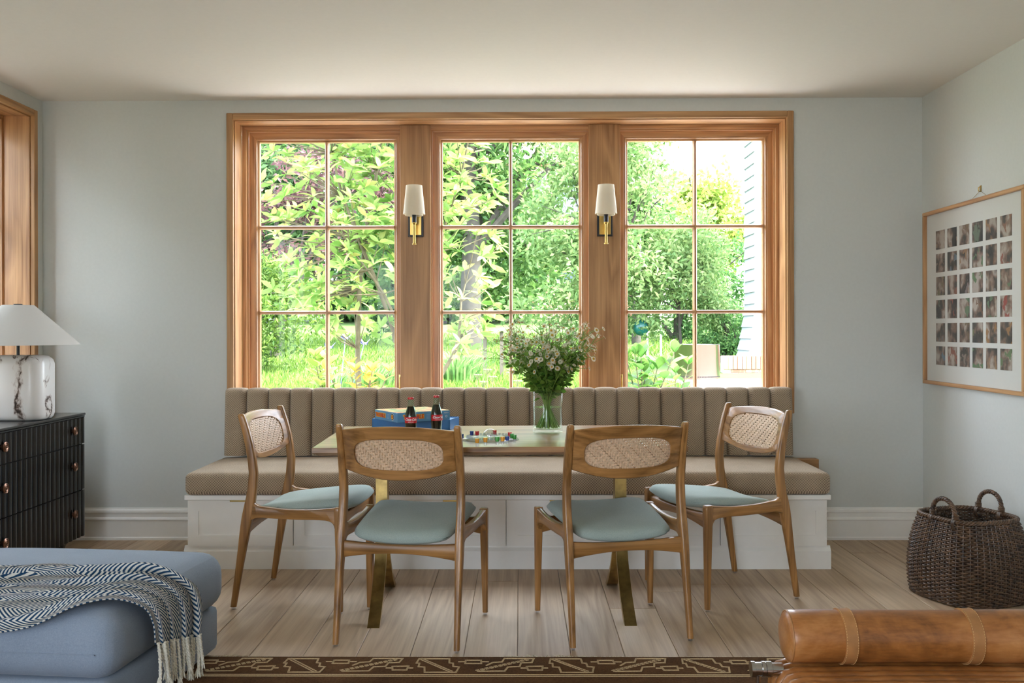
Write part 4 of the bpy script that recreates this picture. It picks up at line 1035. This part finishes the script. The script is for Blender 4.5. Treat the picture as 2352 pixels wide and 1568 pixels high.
fs = [(j*n1+i, j*n1+i+1, (j+1)*n1+i+1, (j+1)*n1+i) for j in range(len(YS)-1) for i in range(n1-1)]
go_ = MB().add(vs, fs).build('garden_ground', M_soil, None, 60); go_.data.materials.append(M_bounce_grey); go_.data.materials.append(M_bounce_pale)
for p_ in go_.data.polygons: p_.material_index = 1 if p_.center.y < 5.6 else (2 if p_.center.y < 8.6 else 0)
tag(go_, 'green garden ground beyond the windows', 'ground', kind='structure')

# lawn blades
M_grass = leafmat('grass_blade', lin(92, 140, 40), lin(170, 206, 88), .4)
n = 42000; gy = 8.5+RNG.random(n)**1.2*14; gx = (RNG.random(n)*2-1)*(gy*.34)-.1*gy*0
keep = ~((gx > 1.95) & (gy < 16.5) & (gx < 6)); gx, gy = gx[keep], gy[keep]
P = np.stack([gx, gy, [gz(a, b) for a, b in zip(gx, gy)]], 1); D = RNG.normal(size=P.shape)*.35+np.array([0, 0, 1.])
tag(link('lawn_grass', leaf_mesh('lawn_grass', P, D, .07+.07*RNG.random(len(P)), .016, M_grass, RNG, .1, 2)), 'bright green lawn grass beyond the windows', 'grass', kind='stuff')

def rand_dir(n): d = RNG.normal(size=(n, 3)); return d/np.linalg.norm(d, axis=1, keepdims=True)
M_bark = plain('bark', lin(60, 55, 48), .9, nscale=14, var=.35, bmp=.5); M_twig = plain('twig', lin(88, 80, 58), .8, nscale=20, var=.3)
def crown_points(ells, n, shell=.55):
    vol = np.array([e[1][0]*e[1][1]*e[1][2] for e in ells]); k = RNG.choice(len(ells), n, p=vol/vol.sum())
    d = rand_dir(n); r = shell+(1-shell)*RNG.random(n)**.6; C = np.array([e[0] for e in ells])[k]; R_ = np.array([e[1] for e in ells])[k]
    return C+d*R_*r[:, None], d
def plant(name, label, cat, base, ells, nleaf, L, W, mat, trunk=.06, stems=3, group=None, droop=.25, clump=6, bark=None, branches=10, tri=2, lvar=.5, up=.3, blobs=16, blob_r=.42):
    """a tree or shrub: crown ellipsoids relative to base, foliage in clumps on twigs, trunk and branches"""
    o = empty(name, base, 0, label, cat, group)
    nb = max(10, int(len(ells)*blobs)); bc_, bd_ = crown_points(ells, nb, .45); mr = np.mean([min(e[1]) for e in ells])*blob_r
    nc = max(1, nleaf//clump); kk_ = RNG.integers(0, nb, nc); d = rand_dir(nc); d[:, 2] = d[:, 2]*.8+.15
    C = bc_[kk_]+d*(mr*np.array([1.25, 1.25, .75]))*(.5+.5*RNG.random(nc)[:, None])*(.7+.6*RNG.random(nb)[kk_][:, None])
    sp = L*.9
    P = np.repeat(C, clump, 0)+RNG.normal(size=(nc*clump, 3))*sp*.8; D = np.repeat(d, clump, 0)*.5+rand_dir(nc*clump)+np.array([0, 0, up])
    keep = P[:, 2] > .02; P, D = P[keep], D[keep]
    tag(link('foliage', leaf_mesh('foliage', P, D, L*(1-lvar/2+lvar*RNG.random(len(P))), W, mat, RNG, droop, tri), o), kind='stuff')
    cz = min(e[0][2] for e in ells); mb = MB()
    for s_ in range(stems):
        e = ells[s_ % len(ells)]; a = random.uniform(0, 6.28); tp = Vector(e[0])+Vector((0, 0, e[1][2]*.5)); b0 = Vector((.12*math.cos(a)*(stems > 1), .12*math.sin(a)*(stems > 1), -.05))
        path = [b0.lerp(tp, t)+Vector((.04*math.sin(5*t+a), .04*math.cos(4*t+a), 0))*(t > 0) for t in np.linspace(0, 1, 7)]; mb.tube(path, [trunk*(1-.75*t) for t in np.linspace(0, 1, 7)], 8)
        for k in range(branches//max(1, stems)):
            s0 = path[random.randint(2, 5)]; e2 = random.choice(ells); q = Vector(e2[0])+Vector((random.uniform(-.8, .8)*e2[1][0], random.uniform(-.8, .8)*e2[1][1], random.uniform(-.2, .8)*e2[1][2]))
            mb.tube([s0, s0.lerp(q, .5)+Vector((0, 0, .06)), q], [trunk*.4, trunk*.25, trunk*.1], 5)
    mb.build('trunk', bark or M_bark, o, 60)
    return o
G = lambda x, y: (x, y, gz(x, y)-.01)
def LM(n, a, b, c2=None, tr=.45): return leafmat(n, lin(*a), lin(*b), tr, c2=lin(*c2) if c2 else None)
M_mag = LM('leaf_lime', (112, 164, 62), (188, 218, 118), (222, 214, 112)); M_yew = LM('leaf_yew', (70, 112, 44), (150, 184, 76)); M_bg = LM('leaf_mid', (78, 128, 62), (150, 190, 98))
M_bgd = LM('leaf_deep', (58, 100, 60), (120, 160, 92)); M_pur = LM('leaf_purple', (92, 62, 74), (150, 110, 108)); M_yg = LM('leaf_yellowgreen', (150, 188, 70), (206, 222, 112)); M_box = LM('leaf_box', (62, 118, 62), (132, 180, 98))
M_sil = LM('leaf_soft', (110, 156, 86), (184, 210, 132)); M_hyd = LM('leaf_hydrangea', (80, 140, 56), (150, 196, 90)); M_gold = LM('leaf_gold', (196, 170, 60), (230, 206, 90), (226, 140, 80))

# --- big-leaved magnolia shrub just outside: 300 leaves as parts, the rest as one foliage part
mg = empty('magnolia_shrub', G(-1.15, 8.6), 0, 'tall lime green large-leaved shrub just outside the left and middle windows', 'shrub')
PM_, DM_ = [], []
random.seed(5)
tips = []
ME = [((-.62, 0, 2.0), (.72, .55, 1.25)), ((.05, .1, 2.3), (.70, .6, 1.2)), ((.62, .0, 1.75), (.42, .5, 1.3)), ((-.1, .2, 3.4), (1.1, .6, .8)), ((-.35, -.1, 1.15), (.8, .45, .55)), ((.72, 0, .85), (.32, .4, .5))]
C, d = crown_points(ME, 700, .25)
stems_ = [Vector((random.uniform(-.35, .35), random.uniform(-.2, .2), 0)) for _ in range(6)]
mb = MB()
for i, b0 in enumerate(stems_):
    e = ME[i % 6]; tp = Vector(e[0])+Vector((0, 0, e[1][2]*.6)); path = [b0.lerp(tp, t)+Vector((.07*math.sin(6*t+i), .05*math.cos(5*t+i), 0)) for t in np.linspace(0, 1, 8)]
    mb.tube(path, [.026*(1-.7*t) for t in np.linspace(0, 1, 8)], 7); tips.append(path)
lv = []
for p, dd in zip(C, d):
    p = Vector(p); path = min(tips, key=lambda q: min((r-p).length for r in q)); r = min(path, key=lambda r: (r-p).length+abs(r.z-(p.z-.25))*.5)
    if random.random() < .6: mb.tube([r, r.lerp(p, .6)+Vector((0, 0, -.02)), p], [.007, .005, .003], 4)
    nl = random.randint(5, 8); ax = (Vector(dd)*.5+Vector((0, 0, .8))+Vector((random.gauss(0, .3), random.gauss(0, .3), 0))).normalized(); a1 = ax.cross(Vector((1, .2, .1))).normalized(); a2 = ax.cross(a1)
    for q in range(nl):
        a = 2*PI*q/nl+random.random()*.5; dv = (a1*math.cos(a)+a2*math.sin(a))*.9+ax*random.uniform(.15, .7); lv.append((p, dv.normalized(), random.uniform(.10, .175)))
mb.build('stems', M_twig, mg, 60)
def big_leaf():
    mb = MB(); n = 6; rows = []
    for i in range(n+1):
        t = i/n; w = .145*math.sin(PI*min(1, t*.93+.05))**.8*(1 if i < n else .02); z = .10*math.sin(t*2.2)-.16*t*t
        rows.append([(t, -w, z+.05*w*2), (t, 0, z-.02), (t, w, z+.05*w*2)])
    for i in range(n):
        for j in range(2): mb.add([rows[i][j], rows[i+1][j], rows[i+1][j+1], rows[i][j+1]], [(0, 1, 2, 3)])
    me = mb.mesh('leaf'); me.polygons.foreach_set('use_smooth', [True]*len(me.polygons)); me.materials.append(M_mag); return me
blm = big_leaf()
lv.sort(key=lambda q: q[0].y)
vis = [q for q in lv if .35 < q[0].z < 2.75]
near = vis[:300]; ns = set(id(q) for q in near)
def leaf_obj(me, parent, p, dv, L, twist=.5):
    o = link('leaf', me, parent, p[:]); o.scale = (L, L, L); qn = dv.to_track_quat('X', 'Z'); o.rotation_mode = 'QUATERNION'; o.rotation_quaternion = qn @ Euler((random.uniform(-twist, twist), 0, 0)).to_quaternion(); return o
for p, dv, L in near: leaf_obj(blm, mg, p, dv, L)
rest = [q for q in lv if id(q) not in ns]
tag(link('foliage', leaf_mesh('foliage', [q[0][:] for q in rest], [q[1][:] for q in rest], [q[2] for q in rest], [q[2]*.36 for q in rest], M_mag, RNG, .25, 4), mg), kind='stuff')

# --- shrubs and trees
plant('yew_hedge', 'fine-leaved green hedge shrub at the far left of the lawn', 'shrub', G(-4.6, 14.2), [((0, 0, .95), (1.5, .8, 1.0)), ((-.9, .1, 1.5), (1.0, .7, .9)), ((.9, 0, .75), (.75, .6, .8))], 15000, .11, .03, M_yew, .05, 3, droop=.1)
plant('plum_shrub', 'purple-leaved shrub showing between the lime leaves', 'shrub', G(-4.3, 16.5), [((0, 0, 2.3), (1.5, .8, 1.4)), ((1.2, 0, 2.9), (.9, .6, .9))], 5000, .12, .06, M_pur, .07, 3)
plant('leafy_tree', 'dense green tree filling the top of the left window', 'tree', G(-5.6, 19.5), [((0, 0, 4.6), (2.6, 1.6, 2.6)), ((2.2, 0, 3.9), (2.0, 1.4, 2.2)), ((-1.5, 0, 2.5), (2.2, 1.3, 1.8)), ((3.0, .4, 2.0), (1.8, 1, 1.8))], 20000, .17, .07, M_bgd, .2, 1, group='trees behind the lawn')
plant('leafy_tree', 'green tree with a stout grey trunk behind the middle window', 'tree', G(-1.0, 18.5), [((0, 0, 4.8), (2.0, 1.4, 1.9)), ((-.6, .6, 3.0), (1.7, 1.2, 1.4)), ((1.1, .5, 3.8), (1.3, 1.1, 1.3)), ((.1, 1.2, 1.9), (1.9, .9, 1.3))], 17000, .17, .07, M_bg, .24, 1, group='trees behind the lawn')
plant('slender_tree', 'soft green tree with thin dark branches in the middle window', 'tree', G(1.15, 15.2), [((-.1, 0, 2.6), (1.0, .8, 1.5)), ((.75, .1, 2.3), (.75, .7, 1.4)), ((-.55, .2, 1.5), (.8, .6, .9)), ((.2, .2, 3.6), (1.1, .8, .8)), ((.35, .3, 1.0), (.8, .5, .6))], 11500, .12, .05, M_sil, .05, 2, branches=26, group='trees behind the lawn')
plant('small_tree', 'pale green small-leaved tree standing left of the fire pit', 'tree', G(2.75, 15.6), [((-.25, 0, 1.45), (.75, .55, .8)), ((.1, 0, 1.9), (.6, .5, .6)), ((-.75, 0, 1.0), (.45, .4, .55)), ((.25, .1, .95), (.45, .4, .5))], 11500, .085, .035, M_sil, .035, 1, branches=14)
plant('box_shrub', 'rounded dark green boxwood shrub behind the fire pit', 'shrub', G(3.42, 15.9), [((0, 0, .55), (.62, .5, .62)), ((.25, 0, .35), (.5, .4, .45))], 9000, .05, .03, M_box, .03, 3, droop=.05, blobs=40, blob_r=.3)
plant('hedge_bush', 'tall clipped hedge bush at the back right of the lawn', 'shrub', G(3.3, 20.5), [((0, 0, 1.3), (1.6, .8, 1.5)), ((1.2, 0, 1.25), (1.2, .8, 1.35)), ((-1.3, 0, 1.1), (1.0, .7, 1.3))], 15000, .10, .05, M_box, .06, 3, droop=.1, blobs=40, blob_r=.35)
plant('maple_tree', 'yellow-green maple tree against the sky in the right window', 'tree', G(5.2, 27), [((0, 0, 3.0), (1.5, 1.1, 1.15)), ((-.9, 0, 2.6), (.9, .8, .7)), ((.9, 0, 2.5), (1.0, .8, .8)), ((.2, 0, 3.9), (.8, .7, .5)), ((-.2, 0, 2.0), (1.6, .8, .7))], 9000, .2, .1, M_yg, .12, 1, branches=16)
plant('ivy_tree', 'blue-green leafy tree leaning over the left edge of the right window', 'tree', G(2.35, 19.0), [((-.1, 0, 3.9), (.75, .7, 1.9)), ((.15, 0, 3.0), (.6, .6, .8)), ((-.6, 0, 2.4), (1.0, .6, .9))], 9000, .11, .06, M_bg, .1, 1, group='trees behind the lawn')
for k, (x, y, w, h) in enumerate([(-11, 27, 4.2, 6.5), (-5.5, 29, 4.0, 7.4), (-2.2, 28, 3.0, 4.2), (11.8, 33, 3.0, 3.4), (-16, 24, 4.5, 7)]):
    plant('backdrop_tree', ['broad dark tree at the far left behind the garden', 'tall dark tree behind the left window', 'broad dark tree behind the middle window', 'low far tree behind the white chimney', 'outermost tree at the left of the garden'][k], 'tree', G(x, y), [((0, 0, h*.55), (w, 1.6, h*.5)), ((0, 0, h*.2), (w*.9, 1.4, h*.25))], 14000, .30, .16, M_bgd if k % 2 else M_bg, .25, 1, group='trees behind the lawn', blobs=90, blob_r=.5)
plant('sky_block_hedge', 'unseen tall hedge added outside the left side window to block sky light', 'shrub', G(-5.6, 4.0), [((0, .6, 1.7), (.9, 2.2, 1.9)), ((0, -2.2, 1.6), (.8, 1.6, 1.8)), ((-.2, 0, 3.0), (.8, 2.0, .9))], 26000, .16, .09, M_bgd, .08, 3, blobs=40, blob_r=.5)  # out-of-view hedge, added to cut the light through the left window
# flower-bed plants
def blade_clump(name, label, loc, n, L, mat, spread=.3, cat='plant'):
    o = empty(name, loc, 0, label, cat); V_, F_ = [], []; m = 6
    for i in range(n):
        a = random.uniform(0, 6.28); r0 = random.uniform(0, spread); b0 = Vector((r0*math.cos(a), r0*math.sin(a), 0)); l = L*random.uniform(.6, 1.1); out = Vector((math.cos(a), math.sin(a), 0))*random.uniform(.15, .8); sd_ = Vector((-math.sin(a), math.cos(a), 0)); base = len(V_)
        for q in range(m+1):
            t = q/m; c = b0+out*l*t*t*.9+Vector((0, 0, l*(t-.45*t*t))); w = .013*(1-t**2)+.001; V_ += [(c-sd_*w)[:], (c+sd_*w)[:]]
        F_ += [(base+2*q, base+2*q+1, base+2*q+3, base+2*q+2) for q in range(m)]
    tag(link('blades', mesh_np('blades', np.array(V_), np.array(F_), mat, RNG.random(len(F_))), o), kind='stuff'); return o
M_blade = LM('blade_green', (96, 156, 72), (170, 210, 120))
blade_clump('daylily_clump', 'arching grassy clump at the lawn edge in the middle window', G(-.85, 12.2), 260, .85, M_blade, .42)
blade_clump('daylily_clump', 'grassy clump of strap leaves beside the left window post', G(-1.75, 11.0), 160, .62, M_blade, .30)
blade_clump('iris_clump', 'upright iris leaves with violet flowers in the left window', G(-2.05, 10.4), 70, .55, M_blade, .22)
M_vio = plain('iris_violet', lin(120, 110, 200), .7)
iris = bpy.data.objects['iris_clump']
for x, y, z in ((-.08, .0, .52), (.12, -.1, .62), (.3, .05, .56), (-.2, .1, .46)):
    mb = MB(); mb.tube([(x*.5, y, 0), (x, y, z)], .005, 5)
    for q in range(6): a = 2*PI*q/6; mb.add([(x, y, z), (x+.05*math.cos(a-.4), y+.05*math.sin(a-.4), z+.03), (x+.075*math.cos(a), y+.075*math.sin(a), z+.0 if q % 2 else z+.07), (x+.05*math.cos(a+.4), y+.05*math.sin(a+.4), z+.03)], [(0, 1, 2, 3)])
    mb.build('iris_flower', M_vio, iris)
def leafy(name, label, loc, h, w, n, L, mat, group=None):
    o = empty(name, loc, 0, label, 'plant', group); me = blm.copy(); me.materials.clear(); me.materials.append(mat)
    me.transform(Matrix.Diagonal((1, 1.9, 1, 1)))
    ns_ = max(3, n//14); mb = MB(); k = 0
    for s_ in range(ns_):
        a = 2*PI*s_/ns_+random.random(); r0 = w*random.uniform(.1, 1); tp = Vector((r0*math.cos(a), r0*math.sin(a)*.6, h*random.uniform(.7, 1.05))); b0 = tp*.25; b0.z = 0; mb.tube([b0, b0.lerp(tp, .5), tp], [.008, .006, .004], 5)
        for lev in range(4):
            t = .35+.65*lev/3; p = b0.lerp(tp, t)
            for q in range(4 if lev == 3 else 2):
                if k >= n: break
                an = q*PI*(.5 if lev == 3 else 1)+lev*PI/2+a; leaf_obj(me, o, p, Vector((math.cos(an), math.sin(an)*.8, 1.0 if lev == 3 else random.uniform(.3, .8))).normalized(), L*random.uniform(.7, 1.1), .3); k += 1
    mb.build('stems', M_twig, o, 60); return o
leafy('hydrangea', 'green hydrangea with broad leaves at the lower corner of the right window', G(1.08, 8.2), .52, .30, 90, .18, M_hyd)
leafy('hydrangea', 'lower green hydrangea beside the brick patio', G(1.46, 8.9), .40, .22, 50, .14, M_hyd)
leafy('golden_shrub', 'yellow and orange leaved shrub at the bottom of the left window', G(-1.36, 8.05), .40, .36, 110, .13, M_gold)
leafy('hydrangea', 'pale green leafy plant at the bottom of the left window', G(-2.0, 9.6), .5, .25, 50, .17, M_yg)
def sedum(loc, label):
    o = empty('sedum', loc, 0, label, 'plant', 'sedums below the middle window')
    for k in range(7):
        x, y, h = random.uniform(-.28, .28), random.uniform(-.12, .12), random.uniform(.26, .38); mb = MB(); mb.tube([(x, y, 0), (x, y, h)], .004, 5)
        for q in range(9): a = 2*PI*q/9; mb.tube([(x, y, h-.05), (x+.03*math.cos(a), y+.03*math.sin(a), h)], [.002, .002], 4); mb.lathe([(0, h-.006), (.011, h-.002), (.010, h+.005), (0, h+.010)], 8, c=(x+.03*math.cos(a), y+.03*math.sin(a), 0))
        mb.build('flower_stalk', M_sil2, o, 50)
M_sil2 = plain('sedum_green', lin(96, 104, 66), .8, nscale=12, var=.2)
sedum(G(-.28, 8.3), 'flat-topped pale flower heads low in the middle window, left clump'); sedum(G(.16, 8.2), 'flat-topped pale flower heads low in the middle window, beside the vase')

# --- fire pit, patio, brick wall
FP = ony(1601, 872, 13.3)
m, nt, b = newmat('brushed_steel'); b.inputs['Metallic'].default_value = 1.; b.inputs['Base Color'].default_value = lin(118, 114, 110); b.inputs['Roughness'].default_value = .2
bump(nt, b, noise(nt, coords(nt, 'Object', (1, 1, .2)), 5, 2), .35, .02)
fp_ = empty('fire_pit', (FP.x, 13.3, .47), 0, 'round stainless steel fire pit on the brick patio', 'fire pit')
MB().lathe([(.318, .0), (.318, .475), (.322, .482), (.316, .488), (.285, .486), (.280, .47), (.275, .12), (0, .12)], 56).build('drum', m, fp_, 40)
for k in range(44):
    a = PI+PI*k/43; MB().lathe([(0, 0), (.009, 0), (.009, .003), (0, .003)], 8).build('vent_hole', M_black, fp_, None, (.3185*math.cos(a), .3185*math.sin(a), .035), (PI/2, 0, a+PI/2))
m, nt, b = newmat('patio_brick'); b.inputs['Roughness'].default_value = .85
br = N(nt, 'ShaderNodeTexBrick', Scale=1.0); br.inputs['Brick Width'].default_value = .21; br.inputs['Row Height'].default_value = .07; br.inputs['Mortar Size'].default_value = .006
br.inputs['Color1'].default_value = lin(160, 124, 106); br.inputs['Color2'].default_value = lin(142, 104, 88); br.inputs['Mortar'].default_value = lin(190, 182, 172)
nt.links.new(coords(nt), br.inputs['Vector']); nt.links.new(br.outputs['Color'], b.inputs['Base Color']); M_pat = m
tag(MB().box(2.0, 6.0, 9.0, 16.0, .30, .47, .01).build('patio', M_pat), 'pale red brick patio under the fire pit', 'patio', kind='structure')
bw = empty('brick_wall', (3.02, 13.95, .4705), 0, 'low brick garden wall with upright capping bricks', 'wall')
M_brk = wood('brick_face', lin(140, 98, 80), lin(182, 144, 124), 'z', .9, 3., 30., rnd=True)
bme = MB().box(-.031, .031, -.11, .11, 0, .20, .004).mesh('brick'); bme.materials.append(M_brk)
for k in range(36): link('brick', bme, bw, (.04+k*.068, .11, .10))
bme2 = MB().box(-.10, .10, -.10, .10, 0, .045, .003).mesh('brick'); bme2.materials.append(M_brk)
for r in range(2):
    for k in range(11): link('brick', bme2, bw, (.12+k*.21+(r % 2)*.1, .115, .002+r*.049))
MB().box(0, 2.45, .03, .20, 0, .29).build('mortar', plain('mortar', lin(190, 180, 168), .9), bw)

# --- white shingled corner of the neighbouring wing
M_shin = plain('white_shingle', lin(150, 156, 165), .7, nscale=6, var=.03)
sh = empty('shingled_wing', (3.56, 14.25, .47), 0, 'white shingled house corner flaring out at its base, right window', 'house corner')
def flare(z): return .0 if z > 1.15 else .20*(1-z/1.15)**1.6
rowh = .178; nr = 22
MB().loft([[(-flare(z)+.03, -flare(z)+.03, z), (1.6, -flare(z)+.03, z), (1.6, .66+.0, z), (-flare(z)+.03, .66, z)] for z in (.02, .3, .6, .9, 1.15, 4.0)]).build('core', M_shin, sh)
for r in range(nr):
    z0 = .30*0+.02+r*rowh; z1 = z0+rowh+.01; f0, f1 = flare(z0), flare(z1)
    x = -f0; k = 0
    cuts = [-f0]+[w_ for w_ in ((.25+.13*(r % 3)), (.62+.1*((r+1) % 3)), 1.0, 1.35)]+[1.6]
    for a, b_ in zip(cuts, cuts[1:]):
        MB().add([(a+.002, -f0-.012, z0), (b_-.002, -f0-.012, z0), (b_-.002, -f1+.012, z1), (a+.002 if a > -f0 else -f1, -f1+.012, z1), (a+.002, -f0+.02, z0), (b_-.002, -f0+.02, z0), (b_-.002, -f1+.03, z1), (a+.002 if a > -f0 else -f1, -f1+.03, z1)], [(0, 1, 2, 3), (0, 4, 5, 1), (4, 7, 6, 5), (0, 3, 7, 4), (1, 5, 6, 2), (3, 2, 6, 7)]).build('shingle', M_shin, sh)
    cuts = [-f0, .22+.11*(r % 2), .66]
    for a, b_ in zip(cuts, cuts[1:]):
        MB().add([(-f0-.012, a+(.002 if a > -f0 else -.012), z0), (-f0-.012, b_-.002, z0), (-f1+.012, b_-.002, z1), (-f1+.012, a if a > -f0 else -f1, z1), (-f0+.02, a, z0), (-f0+.02, b_-.002, z0), (-f1+.03, b_-.002, z1), (-f1+.03, a if a > -f0 else -f1, z1)], [(0, 3, 2, 1), (0, 1, 5, 4), (4, 5, 6, 7), (0, 4, 7, 3), (1, 2, 6, 5), (3, 7, 6, 2)]).build('shingle', M_shin, sh)
MB().box(.26, .9, -.5, -.02, 2.85, 3.1, .01).build('eave_return', M_shin, sh)

# --- neighbour's brick house far behind
m2, nt, b = newmat('far_brick'); b.inputs['Roughness'].default_value = .9
br = N(nt, 'ShaderNodeTexBrick', Scale=1.0); br.inputs['Brick Width'].default_value = .42; br.inputs['Row Height'].default_value = .15; br.inputs['Mortar Size'].default_value = .02
br.inputs['Color1'].default_value = lin(196, 140, 120); br.inputs['Color2'].default_value = lin(176, 120, 104); br.inputs['Mortar'].default_value = lin(220, 206, 196)
nt.links.new(coords(nt, 'Object', (1, 1, 1), (PI/2, 0, 0)), br.inputs['Vector']); nt.links.new(br.outputs['Color'], b.inputs['Base Color'])
hs_ = empty('brick_house', (.4, 31, gz(0, 31)), 0, 'pink brick house with pale gable half hidden by the trees', 'house')
MB().box(-1.2, 4.0, 0, 4, 0, 5.2).build('wall', m2, hs_)
M_roof = plain('pale_roof', lin(196, 180, 170), .8, nscale=4, var=.12)
MB().add([(-1.5, -.3, 5.1), (4.3, -.3, 5.1), (4.3, 4.3, 5.1), (-1.5, 4.3, 5.1), (-1.5, 2, 7.3), (4.3, 2, 7.3)], [(0, 1, 5, 4), (2, 3, 4, 5), (0, 4, 3), (1, 2, 5), (0, 3, 2, 1)]).build('roof', M_roof, hs_)
MB().add([(3.6, -.6, 0), (6.6, -.6, 0), (6.6, -.6, 1.6), (5.0, -.6, 3.6), (3.6, -.6, 5.0), (3.6, 0, 0), (6.6, 0, 0), (6.6, 0, 1.6), (5.0, 0, 3.6), (3.6, 0, 5.0)], [(0, 1, 2, 3, 4), (9, 8, 7, 6, 5), (2, 7, 8, 3), (3, 8, 9, 4), (1, 6, 7, 2), (0, 4, 9, 5), (0, 5, 6, 1)]).build('gable', plain('pale_stucco', lin(232, 222, 216), .8), hs_)
for x, z in ((-.6, 1.2), (.8, 1.2), (2.4, 1.2), (-.6, 3.4), (.8, 3.4), (2.4, 3.4)):
    w_ = MB().box(x-.06, x+.96, -.05, -.001, z-.06, z+1.26).build('window', M_white, hs_); MB().box(x, x+.9, -.07, -.051, z, z+1.2).build('pane', plain('dark_pane', lin(90, 100, 110), .15), w_)

# --- bird table, ball, slide
bt_ = ony(1502, 619, 16.6); g0 = gz(bt_.x, 16.6)
bd = empty('bird_table', (bt_.x, 16.6, g0), 0, 'grey bird table roof on thin poles among the shrubs', 'bird feeder')
hh = bt_.z-g0; mb = MB().prism([(-.24, 0), (.24, 0), (0, .13)], 'y', -.18, .18) if False else MB().add([(-.30, -.16, hh-.03), (.30, -.16, hh-.03), (.30, .16, hh-.03), (-.30, .16, hh-.03), (-.24, 0, hh+.06), (.24, 0, hh+.06)], [(0, 1, 5, 4), (2, 3, 4, 5), (0, 4, 3), (1, 2, 5), (0, 3, 2, 1)])
mb.build('roof', plain('weathered_wood', lin(168, 150, 138), .8), bd)
for x in (-.12, .12): MB().tube([(x, 0, 0), (x, 0, hh-.025)], .018, 8).build('pole', M_white, bd, 40)
MB().box(-.2, .2, -.12, .12, hh-.42, hh-.40).build('tray', plain('weathered_tray', lin(150, 136, 124), .8), bd)
bl = ony(1472, 752, 15.4); gb_ = gz(bl.x, 15.4)
ba = empty('play_ball', (bl.x, 15.4, bl.z-.135), 0, 'teal swing ball hanging among the leaves near the lawn', 'ball')
MB().lathe([(.135*math.cos(a), .135+.135*math.sin(a)) for a in np.linspace(-PI/2, PI/2, 18)], 28).build('sphere', plain('teal_rubber', lin(14, 84, 78), .35, nscale=3, var=.25), ba, 60)
MB().tube([(0, 0, .27), (0, .02, 1.6)], .008, 6).build('rope', M_white, ba)
sl_ = ony(1133, 765, 13.6); gs = gz(sl_.x, 13.6)
sw = empty('garden_bench', (sl_.x, 13.6, gs), 0, 'tilted pale board on posts beside the grassy clump', 'bench')
hz_ = sl_.z-gs; o = MB().box(-.18, .18, -.14, .14, 0, .045, .006).build('board', plain('pale_board', lin(160, 150, 140), .6), sw, None, (0, 0, hz_)); o.rotation_euler = (0, rad(-14), 0)
for x in (-.12, .12): MB().box(x-.025, x+.025, -.06, .06, 0, hz_+.0+x*.24+.0).build('post', plain('grey_post', lin(82, 74, 64), .8), sw)
